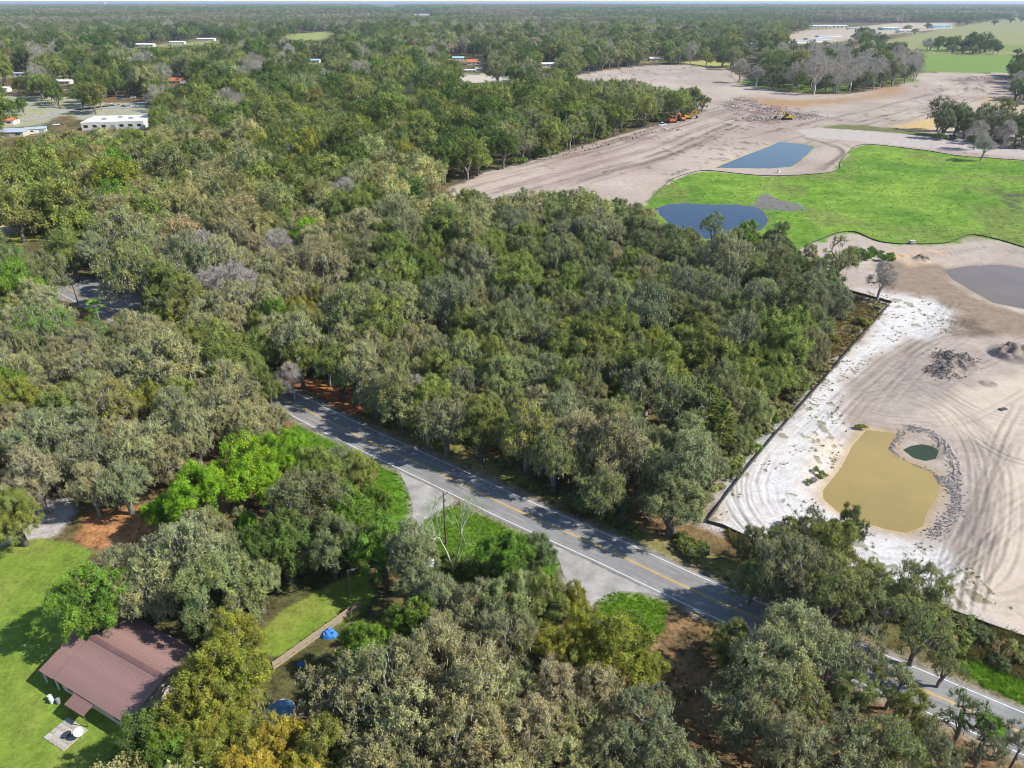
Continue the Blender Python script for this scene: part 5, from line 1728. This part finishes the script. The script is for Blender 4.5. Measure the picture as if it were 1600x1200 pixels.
for x, y in ((.1, .3), (3.0, .3), (.1, 5.6)):
    MB().box(x - .08, x + .08, y - .08, y + .08, 0, EZ - .28 + sl * y).build("porch_post", M["wall_white"], house)
for x0, x1, z0, z1 in ((5.0, 6.4, 1.0, 2.2), (15.2, 16.8, 1.0, 2.2)):
    f_ = MB().box(x0, x1, .54, .6, z0, z1).build("window", M["wall_white"], house)
    MB().box(x0 + .1, (x0 + x1) / 2 - .03, .515, .54, z0 + .1, z1 - .1).build("pane", M["glass"], f_)
    MB().box((x0 + x1) / 2 + .03, x1 - .1, .515, .54, z0 + .1, z1 - .1).build("pane", M["glass"], f_)
for y0, y1 in ((2.4, 3.8), (8.6, 10.2)):
    f_ = MB().box(Lh - .4, Lh - .34, y0, y1, .9, 2.2).build("window", M["wall_white"], house)
    MB().box(Lh - .34, Lh - .315, y0 + .1, y1 - .1, 1.0, 2.1).build("pane", M["glass"], f_)
d_ = MB().box(9.2, 10.2, .55, .6, 0, 2.1).build("door", M["wall_white"], house)
MB().box(9.3, 9.38, .50, .55, 1.0, 1.08).build("handle", M["dark"], d_)
aw = MB().add([(8.2, -1.75, 2.35), (12.4, -1.75, 2.35), (12.4, .0, 2.8), (8.2, .0, 2.8), (8.2, -1.75, 2.3), (12.4, -1.75, 2.3), (12.4, 0, 2.75), (8.2, 0, 2.75)], [(0, 1, 2, 3), (7, 6, 5, 4), (0, 4, 5, 1), (1, 5, 6, 2), (0, 3, 7, 4), (2, 6, 7, 3)]).build("awning", M["roof_ridge"], house)
sm_ = MB().box(0, .16, 0, 1.78, .02, .07).mesh("slat", M["roof_red"])
for k in range(13):
    a = link("slat", sm_, aw, (8.26 + k * .32, -1.74, 2.35))
    a.rotation_euler = (math.atan(.45 / 1.75), 0, 0)
for x in (8.3, 12.3):
    MB().box(x - .05, x + .05, -1.7, -1.6, 0, 2.3).build("awning_post", M["roof_ridge"], house)


def hloc(u, n, z=0):
    c, s = math.cos(HA), math.sin(HA)
    return (hx + u * c - n * s, hy + u * s + n * c, z)


patio = thing("patio", "small square of stone pavers in front of the house awning", "patio", hloc(8.4, -5.6), HA)
MB().box(0, 4.4, 0, 3.6, -.05, .06).build("base", M["concrete"], patio)
pv_ = MB().box(.03, .85, .03, .85, .06, .11).mesh("paver", M["paver"])
pv2 = MB().box(.03, .85, .03, .85, .06, .105).mesh("paver", M["concrete"])
for i in range(5):
    for j in range(4):
        link("paver", pv_ if (i * 7 + j * 3) % 5 else pv2, patio, (i * .88, j * .88, 0))
dish = thing("satellite_dish", "white satellite dish on a short pole beside the patio", "dish", hloc(13.1, -3.2), .6)
MB().tube([(0, 0, -.1), (0, 0, 1.3)], .05, 8).build("pole", M["grey"], dish)
v, f = [], []
for i in range(6):
    for k in range(16):
        r_ = .62 * i / 5
        v.append((r_ * math.cos(k * math.pi / 8), -.02 + .45 * r_ * r_ * -1 + .0, r_ * math.sin(k * math.pi / 8) * 1.0))
for i in range(5):
    for k in range(16):
        f.append((i * 16 + k, i * 16 + (k + 1) % 16, (i + 1) * 16 + (k + 1) % 16, (i + 1) * 16 + k))
dm = MB().add(v, f).build("reflector", M["white"], dish, (0, -.1, 1.45))
dm.rotation_euler = (math.radians(-42), 0, 0)
MB().tube([(0, -.1, 1.1), (0, -.65, 1.85)], .025, 6).build("feed_arm", M["grey"], dish)
for k, (u, n, m) in enumerate(((3.4, -1.3, "white"), (4.1, -1.5, "white"), (5.0, -1.1, "grey"))):
    dr = MB().tube([(0, 0, 0), (0, 0, .04), (0, 0, .45), (0, 0, .5), (0, 0, .88)], [.28, .3, .31, .29, .28], 14).build("drum", M[m], None, hloc(u, n))
    tag(dr, ("white drum under the eave, farthest from the patio", "white drum under the eave, the middle one", "grey metal drum under the eave, nearest the patio")[k], "drum", "drums under the eave")
fp_ = thing("fire_pit", "round dark fire bowl standing on the patio pavers", "fire pit", hloc(11.2, -3.9, .11))
MB().tube([(0, 0, .12), (0, 0, .3), (0, 0, .42)], [.25, .5, .55], 16).build("bowl", M["dark"], fp_)
for k in range(3):
    MB().tube([(.3 * math.cos(k * 2.1), .3 * math.sin(k * 2.1), 0), (.32 * math.cos(k * 2.1), .32 * math.sin(k * 2.1), .25)], .03, 6).build("leg", M["dark"], fp_)

# ------------------------------------------------------------------ yard fence, tarp, pool, seat, poles
A_, B_ = np.array(at(428, 1047)[:2]), np.array(at(579, 938)[:2])
fl = B_ - A_
FLn = float(np.hypot(*fl))
yf = thing("wooden_fence", "weathered wooden yard fence running beside the small lawn", "fence", (A_[0], A_[1], 0), math.atan2(fl[1], fl[0]))
nb = int(FLn // 2.4)
post = MB().box(-.07, .07, -.07, .07, -.3, 1.95).mesh("post", M["wood"])
rail = MB().box(.07, 2.33, -.10, -.05, 0, .10).mesh("rail", M["wood"])
pk = MB()
for k in range(14):
    pk.box(.08 + k * .16, .08 + k * .16 + .135, -.05, -.025, .08, 1.78 + .03 * ((k * 7) % 3))
pkm = pk.mesh("picket_panel", M["wood"])
for k in range(nb + 1):
    link("post", post, yf, (k * 2.4, 0, 0))
    if k < nb:
        for z in (.35, 1.0, 1.55):
            link("rail", rail, yf, (k * 2.4, 0, z))
        o = link("picket_panel", pkm, yf, (k * 2.4, 0, 0))
        o["kind"] = "stuff"


def lump(name, c, rx, ry, hgt, m, label, cat, seed, n=18):
    g = np.random.default_rng(seed)
    v, f = [], []
    for i in range(n // 2 + 1):
        for k in range(n):
            a, t = 2 * math.pi * k / n, i / (n // 2)
            w = 1 + .25 * fbm(np.array([3 * math.cos(a) + seed]), np.array([3 * math.sin(a) + t]), 1.3, seed)[0]
            zz = hgt * (1 - t ** 2) * (1 + .7 * fbm(np.array([t * 4 * math.cos(a)]), np.array([t * 4 * math.sin(a) + seed]), 1.1, seed)[0])
            v.append((rx * t * w * math.cos(a), ry * t * w * math.sin(a), max(zz, -.05) if i < n // 2 else -.08))
    for i in range(n // 2):
        for k in range(n):
            f.append((i * n + k, (i + 1) * n + k, (i + 1) * n + (k + 1) % n, i * n + (k + 1) % n))
    o = MB().add(v, f).build(name, m, None, c)
    return tag(o, label, cat)


x, y, _ = at(514, 992)
lump("blue_tarp", (x, y, 0), 1.5, 1.1, 1.1, M["tarp"], "crumpled bright blue tarp heaped behind the wooden fence", "tarp", 4)
x, y, _ = at(470, 1038)
lump("blue_tarp", (x, y, 0), .6, .5, .5, M["tarp"], "small scrap of blue tarp in the shade below the fence", "tarp", 9)
x, y, _ = at(440, 1118)
pool = thing("pool", "round above-ground pool with a pale blue cover under the trees", "pool", (x, y, 0))
MB().tube([(0, 0, 0), (0, 0, .9)], 2.0, 32, False).build("wall", M["wall_white"], pool)
MB().tube([(0, 0, .82), (0, 0, .86)], [1.96, 1.92], 32).build("cover", M["pool"], pool)
rm = MB()
for k in range(32):
    a, b = 2 * math.pi * k / 32, 2 * math.pi * (k + 1) / 32
    rm.add([(1.93 * math.cos(a), 1.93 * math.sin(a), .92), (2.07 * math.cos(a), 2.07 * math.sin(a), .92), (2.07 * math.cos(b), 2.07 * math.sin(b), .92), (1.93 * math.cos(b), 1.93 * math.sin(b), .92)], [(0, 1, 2, 3)])
rm.build("rim", M["white"], pool)
x, y, _ = at(668, 890)
seat = thing("garden_seat", "white garden swing seat below the bare pale tree", "seat", (x, y, 0), .15)
MB().box(-1.2, 1.2, -.3, .3, .42, .5).build("seat", M["white"], seat)
MB().box(-1.2, 1.2, .26, .34, .5, 1.05).build("backrest", M["white"], seat)
MB().box(-1.35, 1.35, -.65, .65, 1.95, 2.02).build("canopy", M["white"], seat)
for sx in (-1.3, 1.3):
    for sy in (-.6, .6):
        MB().tube([(sx, sy * 1.2, 0), (sx, sy * .3, 1.95)], .04, 6).build("leg", M["white"], seat)


def utility_pole(px, h, label, arm=True, can=True, rz=.9, base=None):
    x, y, _ = base if base else at(*px)
    t = thing("utility_pole", label, "pole", (x, y, 0), rz, "utility poles")
    MB().tube([(0, 0, -.5), (0, 0, h * .5), (0, 0, h)], [.19, .16, .12], 10).build("shaft", M["wood_dark"], t)
    if arm:
        a = MB().box(-1.2, 1.2, -.06, .06, h - .75, h - .6).build("crossarm", M["wood_dark"], t)
        for q in (-1.1, -.45, .45, 1.1):
            MB().tube([(q, 0, h - .6), (q, 0, h - .42)], [.05, .035], 6).build("insulator", M["grey"], a)
    if can:
        MB().tube([(.35, 0, h - 2.2), (.35, 0, h - 2.1), (.35, 0, h - 1.3), (.35, 0, h - 1.25)], [.2, .24, .24, .15], 12).build("transformer", M["grey"], t)
    return t


utility_pole((697, 850), 12.0, "dark wooden utility pole with a grey transformer by the driveway mouth")
utility_pole((122, 474), 11.0, "thin wooden utility pole beside the shaded road apron", True, False)
bx, by, _ = at(1594, 1170, 11.0)
utility_pole(None, 11.0, "dark wooden pole top cut by the lower edge of the picture", True, False, .9, (bx, by, 0))
x, y, _ = at(549, 932)
sl_ = thing("lamp_post", "slim metal yard lamp post at the end of the wooden fence", "lamp", (x, y, 0))
MB().tube([(0, 0, -.2), (0, 0, 3.2), (0, 0, 6.0)], [.07, .06, .05], 8).build("shaft", M["grey"], sl_)
MB().tube([(0, 0, 5.9), (.5, 0, 6.15), (.9, 0, 6.15)], .035, 6).build("arm", M["grey"], sl_)
MB().box(.75, 1.25, -.12, .12, 6.08, 6.2).build("lamp_head", M["white"], sl_)
x, y, _ = at(636, 838)
gt = thing("farm_gate", "narrow grey metal gate across the sandy end of the driveway", "gate", (x, y, 0), .75)
for z in (.25, .6, .95, 1.3):
    MB().tube([(-1.7, 0, z), (1.7, 0, z)], .03, 6).build("bar", M["grey"], gt)
for q in (-1.75, 1.75):
    MB().tube([(q, 0, -.2), (q, 0, 1.5)], .06, 8).build("post", M["wood"], gt)

# the tall pale bare tree by the driveway, two stems
pg = np.random.default_rng(77)
PA, PB, PR, PS, PL = [], [], [], [], []


def grow_branch(p, d, ln, r, depth):
    n_ = 3 if depth < 2 else 2
    for k in range(n_):                                   # a gently bending shoot
        q = p + d * ln / n_
        PA.append(p)
        PB.append(q)
        PR.append(r * (1 - .22 * k / n_))
        PS.append(r * (1 - .22 * (k + 1) / n_))
        p, d = q, unit(d + pg.normal(size=3) * .10 + np.array([0, 0, .06]))
    if depth == 5:
        PL.append(p)
        return
    for k in range(3 if depth in (1, 2, 3) else 2):
        sp_ = .30 if k == 0 else .62
        grow_branch(p, unit(d + pg.normal(size=3) * sp_ + np.array([0, 0, .12])), ln * pg.uniform(.6, .85), r * (.72 if k == 0 else .55), depth + 1)


grow_branch(np.array([0, 0, -.2]), unit(np.array([-.22, 0, 1.])), 5.2, .24, 0)
grow_branch(np.array([.15, .1, .6]), unit(np.array([.24, .1, 1.])), 5.0, .20, 0)
PA, PB, PR, PS = map(np.array, (PA, PB, PR, PS))
big = PR > .05
V1, F1 = tubes_np(PA[big], PB[big], PR[big], PS[big], 6)
V2, F2 = tubes_np(PA[~big], PB[~big], np.maximum(PR[~big], .022), np.maximum(PS[~big], .014), 4)
lp = np.repeat(np.array(PL), 5, 0) + pg.normal(size=(len(PL) * 5, 3)) * .3
V3_, F3_ = cards(lp, unit(pg.normal(size=lp.shape) + np.array([0, 0, .6])), pg.uniform(.07, .14, len(lp)), 1.0, pg)
bt = {"trunk": (V1, F1), "twig": (V2, F2), "crown": (V3_, F3_, pg.uniform(.3, .8, len(lp)), pg.uniform(.2, .7, len(lp)))}
x, y, _ = at(708, 893)
root = thing("bare_tree", "tall pale bare tree with upright forked stems beside the driveway", "tree", (x, y, 0), 0)
M["bark_pale"] = mat("bark_pale", (.40, .40, .30), .9, .25, 1.0)
link("trunk", np_mesh("trunk", bt["trunk"][0], [bt["trunk"][1]], [M["bark_pale"]], smooth=True), root)
o = link("twigs", np_mesh("twigs", bt["twig"][0], [bt["twig"][1]], [M["bark_pale"]]), root)
o["kind"] = "stuff"
o = link("crown", np_mesh("crown", bt["crown"][0], [bt["crown"][1]], [M["leaf"]], face_attr={"var": bt["crown"][2], "warm": bt["crown"][3]}), root)
o["tint"] = [.22, .34, .06]


# ------------------------------------------------------------------ machines and vehicles
def vehicle(px, rz, body, label, pickup=False, group=None, s=1.0):
    x, y, _ = at(*px)
    t = thing("pickup_truck" if pickup else "parked_car", label, "truck" if pickup else "car", (x, y, 0.0), rz, group)
    t.scale = (s, s, s)
    prof = [(-2.3, .35), (2.2, .35), (2.3, .7), (2.15, .95), (1.1, 1.05), (-2.3, 1.05)]
    MB().prism(prof, -.9, .9).build("body", M[body], t)
    if pickup:
        cab = [(1.05, 1.05), (.55, 1.75), (-.55, 1.78), (-.75, 1.05)]
        MB().box(-2.2, -.85, -.82, .82, 1.055, 1.10).build("bed", M["dark"], t)
    else:
        cab = [(1.05, 1.05), (.4, 1.62), (-1.3, 1.62), (-2.0, 1.05)]
    c = MB().prism(cab, -.78, .78).build("cabin", M["glass"], t)
    rx = [p for p in cab if p[1] > 1.2]
    MB().box(min(p[0] for p in rx), max(p[0] for p in rx), -.74, .74, 1.62 if not pickup else 1.76, 1.70 if not pickup else 1.84).build("cabin_roof", M[body], t)
    for wx in (-1.45, 1.4):
        for wy in (-.86, .86):
            w = MB().tube([(wx, wy - .11, .34), (wx, wy + .11, .34)], .34, 14).build("wheel", M["tyre"], t)
            MB().tube([(wx, wy - .12, .34), (wx, wy + .12, .34)], .18, 10).build("rim", M["grey"], w)
    for wy in (-.6, .6):
        MB().box(2.24, 2.31, wy - .18, wy + .18, .72, .86).build("headlight", M["white"], t)
    return t


def excavator(px, rz, m, label, s=1.0):
    x, y, _ = at(*px)
    t = thing("excavator", label, "excavator", (x, y, .0), rz, "machines on the upper site")
    t.scale = (s, s, s)
    for q in (-1.1, 1.1):
        MB().prism([(-2.1, .35), (-1.8, 0), (1.8, 0), (2.1, .35), (2.1, .6), (1.8, .9), (-1.8, .9), (-2.1, .6)], q - .3, q + .3).build("track", M["tyre"], t)
    MB().prism([(-2.3, 1.0), (1.4, 1.0), (1.5, 1.3), (.6, 2.0), (-2.2, 2.1), (-2.4, 1.6)], -1.3, 1.3).build("body", M[m], t)
    c = MB().prism([(-.2, 2.0), (1.4, 1.3), (1.3, 2.6), (1.0, 3.0), (-.2, 3.0)], .35, 1.3).build("cab", M["glass"], t)
    MB().box(-.25, 1.1, .3, 1.34, 3.0, 3.08).build("cab_roof", M[m], t)
    MB().tube([(1.0, -.3, 1.6), (2.6, -.3, 4.2), (4.6, -.3, 4.4)], [.28, .3, .22], 6).build("boom", M[m], t)
    MB().tube([(4.6, -.3, 4.5), (5.6, -.3, 1.6)], [.22, .16], 6).build("stick", M[m], t)
    MB().prism([(5.2, .5), (6.0, .3), (6.2, 1.2), (5.7, 1.7), (5.3, 1.5)], -.9, .3).build("bucket", M["dark"], t)
    return t


vehicle((1034, 197), .3, "white", "white pickup truck parked below the upper wood", True, None, 1.6)
excavator((1050, 192), .4, "orange", "orange excavator working beside the white pickup", 1.6)
excavator((1064, 189), 2.0, "orange", "orange excavator between its two neighbours under the trees", 1.5)
excavator((1074, 186), .2, "yellow", "yellow excavator at the end of the machine row by the oaks", 1.5)
excavator((1229, 187), 3.3, "yellow", "yellow excavator alone on the dark torn earth", 1.8)
for k, (px, rz, c, lab) in enumerate(((( 170, 163), .1, "white", "white car at the near end of the distant parking row"), ((178, 165), .1, "white", "white car second in the distant parking row"), ((186, 166), .1, "white", "white car in the middle of the distant parking row"),
                                      ((194, 167), .1, "car_grey", "grey car among the white cars of the distant parking row"), ((202, 167), .1, "white", "white car beyond the grey one in the distant row"), ((211, 168), .1, "white", "last white car of the distant parking row"),
                                      ((187, 155), .2, "car_blue", "blue car parked behind the distant row"), ((197, 152), .2, "car_blue", "darker blue car at the back of the distant lot"), ((208, 153), .2, "white", "white car at the back of the distant lot"),
                                      ((62, 200), .6, "car_grey", "grey car on the far left street"), ((88, 196), .6, "white", "white car on the far left street"), ((102, 170), .2, "white", "white van-like car beside the tree by the lot"))):
    vehicle(px, rz, c, lab, False, "cars parked in the distant lot", 1.15)
for k, (px, sx, sy, sz, m, lab, cat) in enumerate((((1567, 640), 2.0, .8, .5, "dark", "small dark stack of pipe lying on the smooth sand", "pallet"), ((1217, 269), 1.6, 1.2, 1.3, "white", "white concrete box beside the upper blue pond", "box"),
                                                   ((1425, 380), 2.4, 1.4, 1.0, "concrete", "grey concrete headwall at the marsh fence", "headwall"))):
    x, y, _ = at(*px)
    t = thing(("pipe_stack", "concrete_box", "headwall")[k], lab, cat, (x, y, 0.05), .3)
    if k == 0:
        for q in range(4):
            MB().tube([(-sx / 2, -.4 + q * .27, .13), (sx / 2, -.4 + q * .27, .13)], .13, 8).build("pipe", M[m], t)
    else:
        MB().box(-sx / 2, sx / 2, -sy / 2, sy / 2, -.2, sz).build("body", M[m], t)
        MB().box(-sx / 2 - .1, sx / 2 + .1, -sy / 2 - .1, sy / 2 + .1, sz, sz + .12).build("lid", M["concrete"], t)


# ------------------------------------------------------------------ distant buildings
def building(px, w, d, h, rz, wall, rf_, label, gable=0.0, units=0, bays=0, cat="building"):
    x, y, _ = at(*px)
    t = thing("distant_house" if gable and w < 30 else "distant_building", label, cat, (x, y, 0), rz)
    MB().box(-w / 2, w / 2, -d / 2, d / 2, -.3, h).build("wall", M[wall], t)
    if gable:
        e = .5
        r_ = MB().add([(-w / 2 - e, -d / 2 - e, h), (w / 2 + e, -d / 2 - e, h), (w / 2 + e, 0, h + gable), (-w / 2 - e, 0, h + gable), (w / 2 + e, d / 2 + e, h), (-w / 2 - e, d / 2 + e, h)],
                      [(0, 1, 2, 3), (3, 2, 4, 5), (0, 3, 5), (1, 4, 2), (0, 5, 4, 1)]).build("roof", M[rf_], t)
    else:
        r_ = MB().box(-w / 2 + .3, w / 2 - .3, -d / 2 + .3, d / 2 - .3, h + .01, h + .08).build("roof", M[rf_], t)
        p = MB()
        for b in ((-w / 2, w / 2, -d / 2, -d / 2 + .3), (-w / 2, w / 2, d / 2 - .3, d / 2), (-w / 2, -w / 2 + .3, -d / 2 + .3, d / 2 - .3), (w / 2 - .3, w / 2, -d / 2 + .3, d / 2 - .3)):
            p.box(*b, h + .01, h + .6)
        p.build("parapet", M[wall], t)
    for k in range(units):
        MB().box(-w * .25 + k * w * .22, -w * .25 + k * w * .22 + 3.2, -d * .1 + (k % 2) * d * .2, -d * .1 + (k % 2) * d * .2 + 2.6, h + .09, h + 1.5).build("roof_unit", M["grey"], r_)
    nb_ = bays or max(2, int(w / 6))
    for k in range(nb_):
        x0 = -w / 2 + (k + .25) * w / nb_
        wd = w / nb_ * .5
        if k == nb_ // 2:
            MB().box(x0, x0 + wd, -d / 2 - .06, -d / 2, 0, min(h * .75, 3.5)).build("door", M["grey"], t)
        else:
            f2 = MB().box(x0, x0 + wd, -d / 2 - .06, -d / 2, h * .35, h * .75).build("window", M["wall_white"], t)
            MB().box(x0 + .12, x0 + wd - .12, -d / 2 - .09, -d / 2 - .06, h * .35 + .12, h * .75 - .12).build("pane", M["glass"], f2)
    return t


building((188, 197), 46, 38, 5.5, .2, "wall_white", "roof_white", "white flat-roofed building with rooftop units beyond the left woods", 0, 3)
building((276, 130), 18, 12, 3.5, -.1, "wall_white", "roof_orange", "distant house with an orange-red roof among the trees", 3.0)
building((6, 194), 20, 13, 3.5, .2, "wall_white", "roof_orange", "house with a dull red roof at the left edge of the picture", 2.5)
building((18, 212), 22, 14, 3.5, .2, "wall_cream", "roof_blue", "grey-roofed house at the left edge below the red-roofed one", 2.0)
building((102, 131), 18, 12, 3.5, 0, "wall_white", "roof_white", "small white-roofed house beyond the far left street", 1.5)
building((24, 119), 34, 14, 4, .1, "wall_white", "roof_blue", "long pale blue roof at the far left among trees", 1.2)
building((4, 143), 16, 10, 4, .1, "wall_white", "roof_white", "white shed cut by the left edge of the picture", 1.2)
building((58, 207), 14, 9, 3.2, .5, "wall_white", "roof_blue", "small grey-blue roofed shed by the left street", 1.2)
building((228, 73), 40, 16, 5, 0, "wall_white", "roof_white", "long white house beside the far field", 2)
building((278, 69), 34, 16, 5, .1, "wall_white", "roof_white", "white house between the far field and the woods", 2)
building((323, 64), 44, 16, 5, 0, "wall_white", "roof_white", "wide white house at the far end of the field", 2)
building((740, 101), 22, 14, 4, .1, "wall_white", "roof_orange", "brick-red roofed house above the small sand patch", 4)
building((731, 113), 24, 8, 3.2, 0, "wall_white", "roof_white", "white mobile home in front of the red-roofed house", 1.0)
building((716, 94), 20, 12, 4, .1, "wall_white", "roof_teal", "pale teal roofed house beside the red-roofed one", 2)
building((748, 110), 10, 7, 3.0, 0, "wall_white", "roof_white", "small white shed beside the mobile home", 1.0)
building((492, 98), 18, 12, 4, 0, "wall_white", "roof_teal", "light blue roof showing among the upper woods", 2)
building((858, 104), 24, 12, 4, .1, "wall_white", "roof_white", "white house behind the upper sand site", 2)
building((1022, 95), 18, 12, 4, .1, "wall_cream", "roof_white", "cream house at the back of the upper sand site", 2)
building((1178, 72), 18, 12, 5, .1, "wall_white", "roof_white", "pale house hidden in woods before the warehouses", 2)
building((662, 26), 160, 40, 9, 0, "wall_white", "roof_white", "long white shed far off in the hazy woods", 3, 0, 8)
building((605, 13.5), 420, 120, 14, 0, "roof_teal", "roof_teal", "very long pale turquoise roof near the horizon", 6, 0, 8)
building((160, 8), 150, 80, 70, 0, "wall_white", "roof_white", "white tall block on the horizon", 0, 0, 6)
building((440, 5.5), 300, 120, 60, 0, "wall_cream", "roof_white", "cream block on the horizon", 0, 0, 6)
building((1290, 44), 150, 40, 9, .05, "wall_white", "roof_white", "wide white warehouse beyond the storage sheds", 2, 0, 10)
for k in range(3):
    building((1262 + 16 * k, 66 - 4 * k), 110, 14, 4.5, .62, "wall_white", "roof_blue", ("long blue-grey storage shed nearest the woods", "middle one of three long blue-grey storage sheds", "long blue-grey storage shed nearest the warehouse")[k], 1.2, 0, 12)
building((1388, 47), 60, 40, 8, .1, "roof_teal", "roof_white", "white-roofed building with pale teal walls by the pasture", 2, 0, 6)
building((1412, 51), 44, 24, 7, .1, "wall_white", "roof_white", "white building in front of the teal-walled one", 2, 0, 5)
building((1466, 44), 80, 34, 9, .3, "roof_teal", "roof_blue", "pale blue metal barn at the edge of the pasture", 3, 0, 6)
building((1330, 46), 30, 18, 5, .1, "wall_white", "roof_blue", "small pale shed right beside the white warehouse", 2, 0, 4)
building((1268, 22), 120, 50, 9, .1, "wall_white", "roof_white", "pale roof in the haze far beyond the warehouse", 3, 0, 6)

# tall poles, a mast and a water tower far away
for k, (px, h, lab) in enumerate((((1228, 33), 44, "tall steel power pole beyond the woods, first of the far row"), ((1254, 33), 40, "tall steel power pole beyond the woods, second of the far row"), ((1308, 36), 44, "tall steel power pole behind the storage sheds"), ((1408, 39), 48, "tallest steel power pole beside the white buildings"),
                                  ((1279, 26), 46, "thin steel power pole in the haze behind the warehouse"), ((1517, 33), 44, "steel power pole at the edge of the pale pasture"), ((1436, 10), 60, "hazy steel pole far beyond the barns"), ((1442, 9), 60, "second hazy steel pole far beyond the barns"),
                                  ((613, 30), 70, "tall thin radio mast in the far woods"), ((101, 118), 15, "street power pole at the far left, shorter one"), ((129, 116), 16, "street power pole at the far left, taller one"), ((131, 178), 13, "power pole in front of the white flat-roofed building"),
                                  ((263, 155), 16, "pale leaning power pole among trees beyond the car lot"))):
    x, y, _ = at(*px)
    t = thing("steel_pole" if h > 20 else "street_pole", lab, "pole", (x, y, 0), .2, "tall distant poles")
    w = .35 if h < 20 else max(.6, math.hypot(x, y) / 2600.)
    MB().tube([(0, 0, -1), (0, 0, h * .5), (0, 0, h)], [w, w * .8, w * .55], 8).build("shaft", M["grey"] if h > 20 else M["concrete"], t)
    for z in (h - .6, h - 3.0) if h > 20 else (h - .6,):
        MB().box(-w * 5, w * 5, -w * .3, w * .3, z - .2, z + .2).build("crossarm", M["grey"], t)
x, y, _ = at(289, 9)
wt = thing("water_tower", "white water tower standing up on the horizon", "water tower", (x, y, 0))
MB().tube([(0, 0, 0), (0, 0, 6), (0, 0, 44)], [9, 5, 4.5], 16).build("shaft", M["white"], wt)
MB().tube([(0, 0, 42), (0, 0, 50), (0, 0, 58), (0, 0, 66), (0, 0, 70)], [5, 16, 19, 14, 3], 20).build("tank", M["white"], wt)


# ------------------------------------------------------------------ haze
hb = MB().box(-65000, 65000, -65000, 65000, -4, CAM_H + 6).build("haze", None)
hm = bpy.data.materials.new("haze_air")
nt, N, L = nodes_of(hm)
N.remove(N["Principled BSDF"])
pv = N.new("ShaderNodeVolumePrincipled")
pv.inputs["Color"].default_value = (.70, .83, 1.0, 1)
pv.inputs["Density"].default_value = HAZE_DENSITY
pv.inputs["Anisotropy"].default_value = .2
L.new(pv.outputs[0], N["Material Output"].inputs["Volume"])
hb.data.materials.append(hm)
tag(hb, "thin blue-white haze lying over the whole landscape", "haze", kind="stuff")
